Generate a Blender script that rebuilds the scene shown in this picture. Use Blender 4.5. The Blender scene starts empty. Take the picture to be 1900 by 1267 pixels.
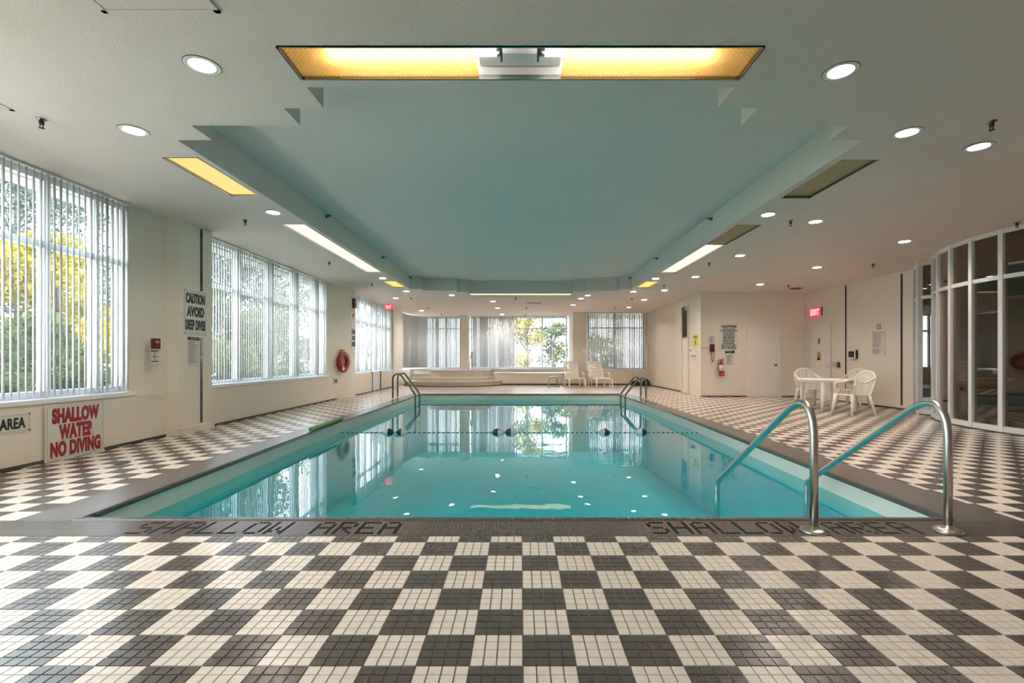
import bpy, math, random
import numpy as np
from mathutils import Vector, Matrix

random.seed(7)
rng = np.random.default_rng(7)
SC = bpy.context.scene
COL = SC.collection
PI = math.pi

# ------------------------------------------------------------------ camera, world, exposure
H = 1.155           # eye height
FPX = 890.0
cam_d = bpy.data.cameras.new('camera')
cam_d.sensor_fit = 'HORIZONTAL'
cam_d.sensor_width = 36.0
cam_d.lens = FPX / 1900 * 36.0
cam_d.shift_x = -16.0 / 1900
cam_d.shift_y = 32.5 / 1900
cam_d.clip_start = 0.02
cam_d.clip_end = 500
cam = bpy.data.objects.new('camera', cam_d)
cam.location = (0, 0, H)
cam.rotation_euler = (PI / 2, 0, 0)
COL.objects.link(cam)
SC.camera = cam

world = bpy.data.worlds.new('sky')
SC.world = world
world.use_nodes = True
wn = world.node_tree
wn.nodes.clear()
w_out = wn.nodes.new('ShaderNodeOutputWorld')
w_bg = wn.nodes.new('ShaderNodeBackground')
w_bg.inputs['Color'].default_value = (0.84, 0.92, 1.0, 1)
w_bg.inputs['Strength'].default_value = 3.0
wn.links.new(w_bg.outputs[0], w_out.inputs[0])

sun_d = bpy.data.lights.new('sun', 'SUN')
sun_d.energy = 4.0
sun_d.color = (1.0, 0.93, 0.8)
sun_d.angle = math.radians(2)
sun = bpy.data.objects.new('sun', sun_d)
sun.rotation_euler = (math.radians(40), 0, math.radians(15))
COL.objects.link(sun)

SC.view_settings.view_transform = 'Standard'
SC.view_settings.look = 'None'
SC.view_settings.gamma = 1.0
SC.view_settings.use_curve_mapping = False
SC.view_settings.exposure = 2.2
SC.cycles.max_bounces = 12
SC.cycles.diffuse_bounces = 8
SC.cycles.glossy_bounces = 4
SC.cycles.transmission_bounces = 6
SC.cycles.transparent_max_bounces = 24
SC.cycles.caustics_reflective = False
SC.cycles.caustics_refractive = False
SC.cycles.sample_clamp_indirect = 6.0
SC.cycles.use_denoising = True


# ------------------------------------------------------------------ material helpers
def new_mat(name):
    m = bpy.data.materials.new(name)
    m.use_nodes = True
    nt = m.node_tree
    nt.nodes.clear()
    out = nt.nodes.new('ShaderNodeOutputMaterial')
    return m, nt, out


def N(nt, t, **kw):
    n = nt.nodes.new(t)
    for k, v in kw.items():
        setattr(n, k, v)
    return n


def L(nt, a, b):
    nt.links.new(a, b)


def principled(nt, col=(0.8, 0.8, 0.8), rough=0.5, metal=0.0, spec=0.5):
    p = nt.nodes.new('ShaderNodeBsdfPrincipled')
    p.inputs['Base Color'].default_value = (*col, 1)
    p.inputs['Roughness'].default_value = rough
    p.inputs['Metallic'].default_value = metal
    p.inputs['Specular IOR Level'].default_value = spec
    return p


def math_node(nt, op, a, b=None, c=None):
    n = nt.nodes.new('ShaderNodeMath')
    n.operation = op
    for i, v in enumerate((a, b, c)):
        if v is None:
            continue
        if isinstance(v, (int, float)):
            n.inputs[i].default_value = v
        else:
            nt.links.new(v, n.inputs[i])
    return n.outputs[0]


def mix_col(nt, fac, a, b):
    n = nt.nodes.new('ShaderNodeMix')
    n.data_type = 'RGBA'
    for sock, v in ((n.inputs[0], fac), (n.inputs[6], a), (n.inputs[7], b)):
        if isinstance(v, (int, float)):
            sock.default_value = v
        elif isinstance(v, tuple):
            sock.default_value = (*v, 1)
        else:
            nt.links.new(v, sock)
    return n.outputs[2]


def noisy_mat(name, col, rough=0.5, var=0.06, scale=8.0, bump=0.0, bump_scale=60.0, metal=0.0, spec=0.5,
              bump_dist=0.01):
    """painted / plastic / metal surface with faint tonal mottling and optional relief"""
    m, nt, out = new_mat(name)
    p = principled(nt, col, rough, metal, spec)
    tc = N(nt, 'ShaderNodeNewGeometry')
    nz = N(nt, 'ShaderNodeTexNoise')
    nz.inputs['Scale'].default_value = scale
    nz.inputs['Detail'].default_value = 3
    L(nt, tc.outputs['Position'], nz.inputs['Vector'])
    lo = tuple(max(0, c * (1 - var)) for c in col)
    hi = tuple(min(1, c * (1 + var)) for c in col)
    L(nt, mix_col(nt, nz.outputs['Fac'], lo, hi), p.inputs['Base Color'])
    if bump > 0:
        n2 = N(nt, 'ShaderNodeTexNoise')
        n2.inputs['Scale'].default_value = bump_scale
        n2.inputs['Detail'].default_value = 4
        L(nt, tc.outputs['Position'], n2.inputs['Vector'])
        b = N(nt, 'ShaderNodeBump')
        b.inputs['Strength'].default_value = bump
        b.inputs['Distance'].default_value = bump_dist
        L(nt, n2.outputs['Fac'], b.inputs['Height'])
        L(nt, b.outputs[0], p.inputs['Normal'])
    L(nt, p.outputs[0], out.inputs[0])
    return m


def emit_mat(name, col, strength):
    m, nt, out = new_mat(name)
    e = N(nt, 'ShaderNodeEmission')
    e.inputs['Color'].default_value = (*col, 1)
    e.inputs['Strength'].default_value = strength
    L(nt, e.outputs[0], out.inputs[0])
    return m


# floor grid
X0, Y0, SX, SY = 0.009, 1.806, 0.2015, 0.2033     # a corner of a checker square and the size of one square
TX, TY = SX / 4, SY / 4
CREAM = (0.80, 0.71, 0.61)
DARK = (0.100, 0.080, 0.069)
GROUT = (0.24, 0.195, 0.16)

M = {}
M['ceiling'] = noisy_mat('ceiling_stipple', (0.74, 0.635, 0.58), 0.9, 0.05, 1.5, 0.4, 80, bump_dist=0.010)
M['recess'] = noisy_mat('recess_stipple', (0.71, 0.635, 0.59), 0.9, 0.04, 1.2, 0.35, 90, bump_dist=0.006)
M['wall_warm'] = noisy_mat('wall_paint', (0.78, 0.715, 0.61), 0.55, 0.05, 2.0, 0.12, 40)
M['white'] = noisy_mat('white_paint', (0.80, 0.80, 0.79), 0.35, 0.03, 4)
M['sill'] = noisy_mat('sill_laminate', (0.82, 0.83, 0.85), 0.3, 0.03, 5)
M['frame'] = noisy_mat('window_metal', (0.70, 0.74, 0.80), 0.35, 0.03, 5)
M['frame_white'] = noisy_mat('partition_metal', (0.74, 0.73, 0.70), 0.35, 0.03, 5)
M['steel'] = noisy_mat('brushed_steel', (0.56, 0.53, 0.48), 0.30, 0.08, 30, metal=1.0)
M['darksteel'] = noisy_mat('dark_steel', (0.30, 0.28, 0.25), 0.25, 0.1, 30, metal=1.0)
M['plastic'] = noisy_mat('white_resin', (0.90, 0.85, 0.76), 0.4, 0.03, 6)
M['black'] = noisy_mat('black_plastic', (0.02, 0.02, 0.02), 0.45, 0.1, 12)
M['gap'] = noisy_mat('dark_gap', (0.06, 0.055, 0.05), 0.6, 0.1, 12)
M['red'] = noisy_mat('red_plastic', (0.42, 0.02, 0.02), 0.4, 0.1, 10)
M['ringred'] = noisy_mat('ring_red', (0.36, 0.018, 0.014), 0.5, 0.1, 10)
M['darkred'] = noisy_mat('dark_red', (0.10, 0.008, 0.012), 0.4, 0.1, 10)
M['letter_red'] = noisy_mat('letter_red', (0.30, 0.012, 0.022), 0.5, 0.08, 20)
M['letter_black'] = noisy_mat('letter_black', (0.012, 0.012, 0.014), 0.5, 0.08, 20)
M['sign'] = noisy_mat('sign_board', (0.66, 0.67, 0.60), 0.45, 0.03, 10)
M['paper'] = noisy_mat('paper', (0.66, 0.62, 0.56), 0.7, 0.04, 10)
M['grey_print'] = noisy_mat('grey_print', (0.28, 0.26, 0.24), 0.6, 0.1, 40)
M['rose_print'] = noisy_mat('rose_print', (0.50, 0.28, 0.26), 0.6, 0.1, 40)
M['yellow'] = noisy_mat('yellow_board', (0.75, 0.66, 0.10), 0.5, 0.05, 10)
M['orange'] = noisy_mat('orange_bracket', (0.65, 0.35, 0.05), 0.5, 0.05, 10)
M['green'] = noisy_mat('green_foam', (0.13, 0.33, 0.10), 0.7, 0.1, 20)
M['navy'] = noisy_mat('navy_float', (0.012, 0.03, 0.10), 0.3, 0.1, 10)
M['float_white'] = noisy_mat('white_float', (0.75, 0.75, 0.72), 0.3, 0.04, 10)
M['navy_tile'] = noisy_mat('navy_tile', (0.015, 0.022, 0.05), 0.2, 0.3, 25)
M['bag'] = noisy_mat('bag_cloth', (0.008, 0.011, 0.02), 0.8, 0.2, 12, 0.3, 30)
M['door'] = noisy_mat('door_paint', (0.82, 0.77, 0.71), 0.45, 0.03, 3)
M['door_bright'] = noisy_mat('door_enamel', (0.80, 0.80, 0.84), 0.35, 0.02, 4)
M['brown'] = noisy_mat('brown_room', (0.50, 0.34, 0.22), 0.6, 0.15, 3)
M['carpet'] = noisy_mat('brown_carpet', (0.10, 0.08, 0.055), 0.95, 0.2, 30)
M['beige_stone'] = noisy_mat('spa_tile', (0.60, 0.53, 0.43), 0.4, 0.06, 8)
M['slot'] = noisy_mat('dark_glass', (0.02, 0.018, 0.016), 0.2, 0.1, 10)
M['cream'] = noisy_mat('cream_tile', CREAM, 0.25, 0.10, 18, spec=1.0)
M['dark'] = noisy_mat('dark_tile', DARK, 0.25, 0.22, 22, spec=1.0)
M['grout'] = noisy_mat('grout', GROUT, 0.8, 0.12, 15)
M['letter_tile'] = noisy_mat('black_tile', (0.012, 0.010, 0.009), 0.55, 0.15, 30, spec=0.15)
M['coping'] = noisy_mat('coping_tile', (0.09, 0.082, 0.075), 0.25, 0.25, 35, spec=0.6)
M['pool'] = noisy_mat('pool_plaster', (0.82, 0.77, 0.66), 0.6, 0.04, 2)
M['aqua'] = noisy_mat('aqua_plaster', (0.46, 0.79, 0.82), 0.6, 0.04, 2)
M['grass'] = noisy_mat('lawn', (0.14, 0.15, 0.07), 0.9, 0.4, 2)
M['bounce_pave'] = noisy_mat('bounce_paving', (0.70, 0.68, 0.64), 0.8, 0.1, 2)  # unseen paving, set pale to bounce daylight up to the ceiling
M['bark'] = noisy_mat('bark', (0.10, 0.08, 0.06), 0.9, 0.3, 8)
M['facade'] = noisy_mat('pale_facade', (0.62, 0.60, 0.66), 0.8, 0.05, 1)
M['facade_glass'] = noisy_mat('facade_glass', (0.25, 0.27, 0.36), 0.2, 0.05, 1)
M['conc'] = noisy_mat('concrete', (0.4, 0.4, 0.4), 0.9, 0.1, 2)


def leaf_mat(name, a, b):
    m, nt, out = new_mat(name)
    g = N(nt, 'ShaderNodeNewGeometry')
    nz = N(nt, 'ShaderNodeTexNoise')
    nz.inputs['Scale'].default_value = 1.3
    nz.inputs['Detail'].default_value = 5
    L(nt, g.outputs['Position'], nz.inputs['Vector'])
    r = N(nt, 'ShaderNodeMapRange')
    r.inputs[1].default_value = 0.36
    r.inputs[2].default_value = 0.64
    L(nt, nz.outputs['Fac'], r.inputs[0])
    c = mix_col(nt, r.outputs[0], a, b)
    d = N(nt, 'ShaderNodeBsdfDiffuse')
    t = N(nt, 'ShaderNodeBsdfTranslucent')
    L(nt, c, d.inputs[0])
    L(nt, c, t.inputs[0])
    mx = N(nt, 'ShaderNodeMixShader')
    mx.inputs[0].default_value = 0.45
    L(nt, d.outputs[0], mx.inputs[1])
    L(nt, t.outputs[0], mx.inputs[2])
    L(nt, mx.outputs[0], out.inputs[0])
    return m


M['leaf_yellow'] = leaf_mat('leaves_yellow', (0.12, 0.12, 0.03), (0.42, 0.31, 0.025))
M['leaf_green'] = leaf_mat('leaves_green', (0.025, 0.045, 0.02), (0.11, 0.13, 0.05))
M['leaf_grey'] = leaf_mat('leaves_grey', (0.045, 0.055, 0.055), (0.13, 0.15, 0.13))


def slat_mat():
    m, nt, out = new_mat('blind_vinyl')
    d = N(nt, 'ShaderNodeBsdfDiffuse')
    d.inputs[0].default_value = (0.70, 0.69, 0.68, 1)
    t = N(nt, 'ShaderNodeBsdfTranslucent')
    t.inputs[0].default_value = (0.78, 0.80, 0.83, 1)
    mx = N(nt, 'ShaderNodeMixShader')
    mx.inputs[0].default_value = 0.12
    L(nt, d.outputs[0], mx.inputs[1])
    L(nt, t.outputs[0], mx.inputs[2])
    L(nt, mx.outputs[0], out.inputs[0])
    return m


M['slat'] = slat_mat()


def schlick(nt, f0, mult=1.0, normal=None):
    """Fresnel reflectance, the same from either side"""
    g = N(nt, 'ShaderNodeNewGeometry')
    d = N(nt, 'ShaderNodeVectorMath', operation='DOT_PRODUCT')
    L(nt, normal if normal else g.outputs['Normal'], d.inputs[0])
    L(nt, g.outputs['Incoming'], d.inputs[1])
    c = math_node(nt, 'SUBTRACT', 1.0, math_node(nt, 'ABSOLUTE', d.outputs['Value']))
    f = math_node(nt, 'MULTIPLY_ADD', math_node(nt, 'POWER', c, 5.0), 1 - f0, f0)
    f = math_node(nt, 'MULTIPLY', f, mult)
    return math_node(nt, 'MINIMUM', f, 0.95)


def glass_mat(name, tint, refl):
    m, nt, out = new_mat(name)
    t = N(nt, 'ShaderNodeBsdfTransparent')
    t.inputs[0].default_value = (*tint, 1)
    g = N(nt, 'ShaderNodeBsdfGlossy')
    g.inputs['Roughness'].default_value = 0.0
    f = schlick(nt, 0.04, refl)
    mx = N(nt, 'ShaderNodeMixShader')
    L(nt, f, mx.inputs[0])
    L(nt, t.outputs[0], mx.inputs[1])
    L(nt, g.outputs[0], mx.inputs[2])
    L(nt, mx.outputs[0], out.inputs[0])
    return m


M['glass'] = glass_mat('clear_glass', (0.93, 0.96, 0.97), 1.0)
M['glass_bronze'] = glass_mat('bronze_glass', (0.72, 0.65, 0.55), 2.4)


def water_mat():
    m, nt, out = new_mat('pool_water')
    t = N(nt, 'ShaderNodeBsdfTransparent')
    t.inputs[0].default_value = (0.22, 0.80, 0.87, 1)
    g = N(nt, 'ShaderNodeBsdfGlossy')
    g.inputs['Roughness'].default_value = 0.0
    g.inputs[0].default_value = (1, 1, 1, 1)
    geo = N(nt, 'ShaderNodeNewGeometry')
    mp = N(nt, 'ShaderNodeMapping')
    mp.inputs['Scale'].default_value = (1.0, 0.55, 1.0)
    L(nt, geo.outputs['Position'], mp.inputs[0])
    nz = N(nt, 'ShaderNodeTexNoise')
    nz.inputs['Scale'].default_value = 2.6
    nz.inputs['Detail'].default_value = 2
    L(nt, mp.outputs[0], nz.inputs['Vector'])
    b = N(nt, 'ShaderNodeBump')
    b.inputs['Strength'].default_value = 0.35
    b.inputs['Distance'].default_value = 0.006
    L(nt, nz.outputs['Fac'], b.inputs['Height'])
    L(nt, b.outputs[0], g.inputs['Normal'])
    mx = N(nt, 'ShaderNodeMixShader')
    L(nt, schlick(nt, 0.02, 1.0, b.outputs[0]), mx.inputs[0])
    L(nt, t.outputs[0], mx.inputs[1])
    L(nt, g.outputs[0], mx.inputs[2])
    L(nt, mx.outputs[0], out.inputs[0])
    return m


M['water'] = water_mat()


def checker_mat():
    m, nt, out = new_mat('deck_checker')
    p = principled(nt, (0.5, 0.5, 0.5), 0.27, 0, 1.0)
    g = N(nt, 'ShaderNodeNewGeometry')
    s = N(nt, 'ShaderNodeSeparateXYZ')
    L(nt, g.outputs['Position'], s.inputs[0])
    u = math_node(nt, 'DIVIDE', math_node(nt, 'SUBTRACT', s.outputs[0], X0), SX)
    v = math_node(nt, 'DIVIDE', math_node(nt, 'SUBTRACT', s.outputs[1], Y0), SY)
    par = math_node(nt, 'ADD', math_node(nt, 'FLOOR', u), math_node(nt, 'FLOOR', v))
    par = math_node(nt, 'MODULO', math_node(nt, 'ADD', par, 1000), 2)
    par = math_node(nt, 'GREATER_THAN', par, 0.5)
    nz = N(nt, 'ShaderNodeTexNoise')
    nz.inputs['Scale'].default_value = 14
    L(nt, g.outputs['Position'], nz.inputs['Vector'])
    cr = mix_col(nt, nz.outputs['Fac'], tuple(c * 0.9 for c in CREAM), tuple(c * 1.1 for c in CREAM))
    dk = mix_col(nt, nz.outputs['Fac'], tuple(c * 0.78 for c in DARK), tuple(c * 1.22 for c in DARK))
    c = mix_col(nt, par, dk, cr)
    fu = math_node(nt, 'FRACT', math_node(nt, 'ADD', math_node(nt, 'MULTIPLY', u, 4), 1000.03))
    fv = math_node(nt, 'FRACT', math_node(nt, 'ADD', math_node(nt, 'MULTIPLY', v, 4), 1000.03))
    gr = math_node(nt, 'MAXIMUM', math_node(nt, 'LESS_THAN', fu, 0.06), math_node(nt, 'LESS_THAN', fv, 0.06))
    c = mix_col(nt, gr, c, GROUT)
    L(nt, c, p.inputs['Base Color'])
    L(nt, p.outputs[0], out.inputs[0])
    return m


M['checker'] = checker_mat()


def mosaic_mat(name, pitch, tile, grout, rough=0.3):
    m, nt, out = new_mat(name)
    p = principled(nt, tile, 0.27, 0, 1.0)
    g = N(nt, 'ShaderNodeNewGeometry')
    s = N(nt, 'ShaderNodeSeparateXYZ')
    L(nt, g.outputs['Position'], s.inputs[0])
    f = []
    for k in range(2):
        a = math_node(nt, 'FRACT', math_node(nt, 'ADD', math_node(nt, 'DIVIDE', s.outputs[k], pitch), 1000.0))
        f.append(math_node(nt, 'LESS_THAN', a, 0.09))
    gr = math_node(nt, 'MAXIMUM', f[0], f[1])
    nz = N(nt, 'ShaderNodeTexNoise')
    nz.inputs['Scale'].default_value = 20
    L(nt, g.outputs['Position'], nz.inputs['Vector'])
    c = mix_col(nt, nz.outputs['Fac'], tuple(x * 0.8 for x in tile), tuple(x * 1.2 for x in tile))
    L(nt, mix_col(nt, gr, c, grout), p.inputs['Base Color'])
    L(nt, p.outputs[0], out.inputs[0])
    return m


M['band'] = mosaic_mat('band_mosaic', 0.0254, (0.08, 0.07, 0.062), (0.22, 0.19, 0.16))


def diffuser_mat(name, col, strength):
    """lit acrylic lens: prism pattern modulating its own glow"""
    m, nt, out = new_mat(name)
    g = N(nt, 'ShaderNodeNewGeometry')
    ck = N(nt, 'ShaderNodeTexChecker')
    ck.inputs['Scale'].default_value = 70
    L(nt, g.outputs['Position'], ck.inputs['Vector'])
    ck.inputs[1].default_value = (*[c * 0.9 for c in col], 1)
    ck.inputs[2].default_value = (*col, 1)
    e = N(nt, 'ShaderNodeEmission')
    e.inputs['Strength'].default_value = strength
    L(nt, ck.outputs[0], e.inputs[0])
    L(nt, e.outputs[0], out.inputs[0])
    return m


M['lens_warm'] = diffuser_mat('lens_warm', (1.0, 0.74, 0.26), 0.252)
M['lens_white'] = diffuser_mat('lens_white', (1.0, 0.86, 0.66), 0.315)
M['lens_yellow'] = diffuser_mat('lens_yellow', (1.0, 0.78, 0.22), 0.252)
M['lens_far'] = diffuser_mat('lens_far', (1.0, 0.88, 0.52), 0.404)
M['lens_off'] = noisy_mat('lens_off', (0.30, 0.25, 0.10), 0.4, 0.06, 8)
M['tube'] = emit_mat('fluorescent', (1.0, 0.93, 0.88), 1.9)
M['bulb'] = emit_mat('bulb', (1.0, 0.84, 0.73), 175.0)
M['exit_glow'] = emit_mat('exit_red', (1.0, 0.07, 0.12), 0.24)
M['exit_text'] = emit_mat('exit_text', (1.0, 0.62, 0.62), 0.35)


def prism_mat():
    m, nt, out = new_mat('amber_prism')
    g = N(nt, 'ShaderNodeNewGeometry')
    ck = N(nt, 'ShaderNodeTexChecker')
    ck.inputs['Scale'].default_value = 58
    mp = N(nt, 'ShaderNodeMapping')
    mp.inputs['Scale'].default_value = (1, 1, 0)
    L(nt, g.outputs['Position'], mp.inputs[0])
    L(nt, mp.outputs[0], ck.inputs['Vector'])
    t = N(nt, 'ShaderNodeBsdfTransparent')
    t.inputs[0].default_value = (0.98, 0.87, 0.72, 1)
    tl = N(nt, 'ShaderNodeBsdfTranslucent')
    tl.inputs[0].default_value = (0.97, 0.70, 0.28, 1)
    mx = N(nt, 'ShaderNodeMixShader')
    f = math_node(nt, 'MULTIPLY_ADD', ck.outputs['Fac'], -0.25, 0.76)
    L(nt, f, mx.inputs[0])
    L(nt, t.outputs[0], mx.inputs[1])
    L(nt, tl.outputs[0], mx.inputs[2])
    L(nt, mx.outputs[0], out.inputs[0])
    return m


M['prism'] = prism_mat()


# ------------------------------------------------------------------ mesh builder
class MB:
    def __init__(s):
        s.v = []
        s.f = []
        s.sm = []

    def add(s, vs, fs, smooth=False):
        o = len(s.v)
        s.v += [tuple(map(float, p)) for p in vs]
        s.f += [tuple(i + o for i in f) for f in fs]
        s.sm += [smooth] * len(fs)
        return s

    def box(s, x0, x1, y0, y1, z0, z1):
        return s.add([(x0, y0, z0), (x1, y0, z0), (x1, y1, z0), (x0, y1, z0),
                      (x0, y0, z1), (x1, y0, z1), (x1, y1, z1), (x0, y1, z1)],
                     [(0, 3, 2, 1), (4, 5, 6, 7), (0, 1, 5, 4), (1, 2, 6, 5), (2, 3, 7, 6), (3, 0, 4, 7)])

    def obox(s, c, ax, ay, az):
        """oriented box: centre and half-axis vectors"""
        c, ax, ay, az = map(Vector, (c, ax, ay, az))
        vs = [c + sx * ax + sy * ay + sz * az for sz in (-1, 1) for sx, sy in ((-1, -1), (1, -1), (1, 1), (-1, 1))]
        return s.add(vs, [(0, 3, 2, 1), (4, 5, 6, 7), (0, 1, 5, 4), (1, 2, 6, 5), (2, 3, 7, 6), (3, 0, 4, 7)])

    def prism(s, poly, z0, z1):
        n = len(poly)
        vs = [(x, y, z0) for x, y in poly] + [(x, y, z1) for x, y in poly]
        fs = [tuple(range(n))[::-1], tuple(range(n, 2 * n))]
        fs += [(i, (i + 1) % n, (i + 1) % n + n, i + n) for i in range(n)]
        return s.add(vs, fs)

    def tube(s, pts, r, n=10, ry=None, cap=True, up=None, closed=False):
        """sweep an ellipse along pts; r may be a list"""
        P = [Vector(p) for p in pts]
        m = len(P)
        R = r if isinstance(r, (list, tuple)) else [r] * m
        RY = ry if isinstance(ry, (list, tuple)) else ([ry] * m if ry is not None else R)
        ref = Vector(up) if up else Vector((0.13, 0.27, 1.0)).normalized()
        vs = []
        prev = None
        for i, p in enumerate(P):
            if closed:
                d = P[(i + 1) % m] - P[i - 1]
            else:
                d = P[min(i + 1, m - 1)] - P[max(i - 1, 0)]
            d.normalize()
            a = (prev if (prev and not up) else ref)
            side = d.cross(a)
            if side.length < 1e-4:
                side = d.cross(Vector((1, 0, 0)))
            side.normalize()
            nn = side.cross(d).normalized()
            prev = nn
            for k in range(n):
                t = 2 * PI * k / n
                vs.append(p + side * (math.cos(t) * R[i]) + nn * (math.sin(t) * RY[i]))
        fs = []
        rng_ = m if closed else m - 1
        for i in range(rng_):
            j = (i + 1) % m
            for k in range(n):
                k2 = (k + 1) % n
                fs.append((i * n + k, i * n + k2, j * n + k2, j * n + k))
        o = len(s.v)
        s.add(vs, fs, True)
        if cap and not closed:
            s.f += [tuple(o + k for k in range(n))[::-1], tuple(o + (m - 1) * n + k for k in range(n))]
            s.sm += [False, False]
        return s

    def lathe(s, prof, c=(0, 0, 0), n=20, axis='z'):
        """revolve (r, h) profile; axis z, x or y"""
        vs, fs = [], []
        for r, h in prof:
            for k in range(n):
                t = 2 * PI * k / n
                a, b = r * math.cos(t), r * math.sin(t)
                p = {'z': (a, b, h), 'x': (h, a, b), 'y': (b, h, a)}[axis]
                vs.append((p[0] + c[0], p[1] + c[1], p[2] + c[2]))
        m = len(prof)
        for i in range(m - 1):
            for k in range(n):
                k2 = (k + 1) % n
                fs.append((i * n + k, i * n + k2, (i + 1) * n + k2, (i + 1) * n + k))
        o = len(s.v)
        s.add(vs, fs, True)
        if prof[0][0] > 1e-5:
            s.f.append(tuple(o + k for k in range(n))[::-1])
            s.sm.append(False)
        if prof[-1][0] > 1e-5:
            s.f.append(tuple(o + (m - 1) * n + k for k in range(n)))
            s.sm.append(False)
        return s

    def ring(s, r0, r1, z0, z1, c=(0, 0), n=24):
        """flat annulus with thickness"""
        vs, fs = [], []
        for r, z in ((r0, z0), (r1, z0), (r1, z1), (r0, z1)):
            for k in range(n):
                t = 2 * PI * k / n
                vs.append((c[0] + r * math.cos(t), c[1] + r * math.sin(t), z))
        for i in range(4):
            j = (i + 1) % 4
            for k in range(n):
                k2 = (k + 1) % n
                fs.append((i * n + k, i * n + k2, j * n + k2, j * n + k))
        return s.add(vs, fs)

    def mesh(s, name, mat):
        me = bpy.data.meshes.new(name)
        me.from_pydata(s.v, [], s.f)
        if mat is not None:
            me.materials.append(mat)
        me.polygons.foreach_set('use_smooth', s.sm)
        me.update()
        return me

    def build(s, name, mat, parent=None, loc=None, rz=None, bevel=0, label=None):
        o = bpy.data.objects.new(name, s.mesh(name, mat))
        COL.objects.link(o)
        if parent:
            o.parent = parent
        if loc:
            o.location = loc
        if rz:
            o.rotation_euler.z = rz
        if bevel:
            b = o.modifiers.new('bevel', 'BEVEL')
            b.width = bevel
            b.segments = 2
            b.limit_method = 'ANGLE'
        if label:
            o['label'] = label
        return o


def tag(o, label, cat, group=None):
    o['label'] = label
    o['category'] = cat
    if group:
        o['group'] = group
    return o


def struct(o):
    o['kind'] = 'structure'
    return o


def empty(name, loc=(0, 0, 0), rz=0.0):
    o = bpy.data.objects.new(name, None)
    o.empty_display_size = 0.1
    o.location = loc
    o.rotation_euler.z = rz
    COL.objects.link(o)
    return o


def copy_tree(o, parent=None):
    c = o.copy()
    COL.objects.link(c)
    if parent:
        c.parent = parent
    for ch in list(o.children):
        copy_tree(ch, c)
    return c


def obj_mesh(name, me, parent=None, loc=None):
    o = bpy.data.objects.new(name, me)
    COL.objects.link(o)
    if parent:
        o.parent = parent
    if loc is not None:
        o.location = loc
    return o


_text_cache = {}


def text_mesh(body, bold=0.0):
    key = (body, bold)
    if key in _text_cache:
        return _text_cache[key]
    cu = bpy.data.curves.new('lettering', 'FONT')
    cu.body = body
    cu.offset = bold * 1.15
    cu.space_character = 1.0 + bold * 1.6
    cu.extrude = 0.02
    ob = bpy.data.objects.new('tmp_text', cu)
    COL.objects.link(ob)
    dg = bpy.context.evaluated_depsgraph_get()
    me = bpy.data.meshes.new_from_object(ob.evaluated_get(dg))
    bpy.data.objects.remove(ob)
    n = len(me.vertices)
    co = np.empty(n * 3)
    me.vertices.foreach_get('co', co)
    co = co.reshape(-1, 3)
    _text_cache[key] = (me, co)
    return _text_cache[key]


def text(body, mat, parent, cx, cz, w, h, y=-0.004, bold=0.03, name='lettering'):
    """lettering in the local xz plane of parent, facing -y, fitted into w by h"""
    me0, co = text_mesh(body, bold)
    me = me0.copy()
    mn, mx = co.min(0), co.max(0)
    c = co.copy()
    x = (c[:, 0] - (mn[0] + mx[0]) / 2) / (mx[0] - mn[0]) * w + cx
    z = (c[:, 1] - (mn[1] + mx[1]) / 2) / (mx[1] - mn[1]) * h + cz
    yy = np.where(c[:, 2] > 0, y - 0.0015, y + 0.002)
    me.vertices.foreach_set('co', np.stack([x, yy, z], 1).ravel())
    me.materials.clear()
    me.materials.append(mat)
    me.update()
    return obj_mesh(name, me, parent)


def bars(parent, x0, x1, z_top, z_bot, rows, mat, y=-0.004, centred=True, fill=0.9, name='print'):
    """rows of word-sized strips: writing too small to read"""
    m = MB()
    dz = (z_top - z_bot) / rows
    for i in range(rows):
        zc = z_top - (i + 0.5) * dz
        wd = (x1 - x0) * random.uniform(0.6, 1.0) * fill
        st = (x0 + x1) / 2 - wd / 2 if centred else x0
        x = st
        while x < st + wd - 0.01:
            ww = min(random.uniform(0.05, 0.14) * (x1 - x0) / 0.6, st + wd - x)
            m.box(x, x + ww, y - 0.001, y + 0.001, zc - dz * 0.27, zc + dz * 0.27)
            x += ww + 0.03 * (x1 - x0)
    return m.build(name, mat, parent)


# ------------------------------------------------------------------ ceiling geometry
C = 3.24
CU = 3.625


def zc(x):
    if x > 3.9:
        return C - 0.018 * (x - 3.9)
    if x < -3.9:
        return C + 0.02 * (-3.9 - x)
    return C


RECESS = [(-1.64, 1.64, 3.68, 15.20), (-1.97, 1.97, 3.99, 14.90), (-2.94, 2.94, 4.285, 14.60), (-3.27, 3.27, 4.57, 14.30)]
FIX = dict(front=(-1.63, 1.63, 3.20, 3.58), far=(-1.63, 1.63, 15.30, 15.68),
           la=(-3.71, -3.34, 4.96, 6.15), lb=(-3.71, -3.34, 7.42, 11.6), lc=(-3.71, -3.34, 12.85, 14.02),
           ra=(3.37, 3.75, 5.02, 6.22), rb=(3.37, 3.75, 7.46, 11.64), rc=(3.37, 3.75, 12.9, 14.08))


def ceil_pt(px, py):
    """a point on the ceiling from its direction out of the camera"""
    x = 0.0
    for _ in range(6):
        Y = (zc(x) - H) * FPX / (666 - py)
        x = (px - 966) * Y / FPX
    return x, Y


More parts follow.
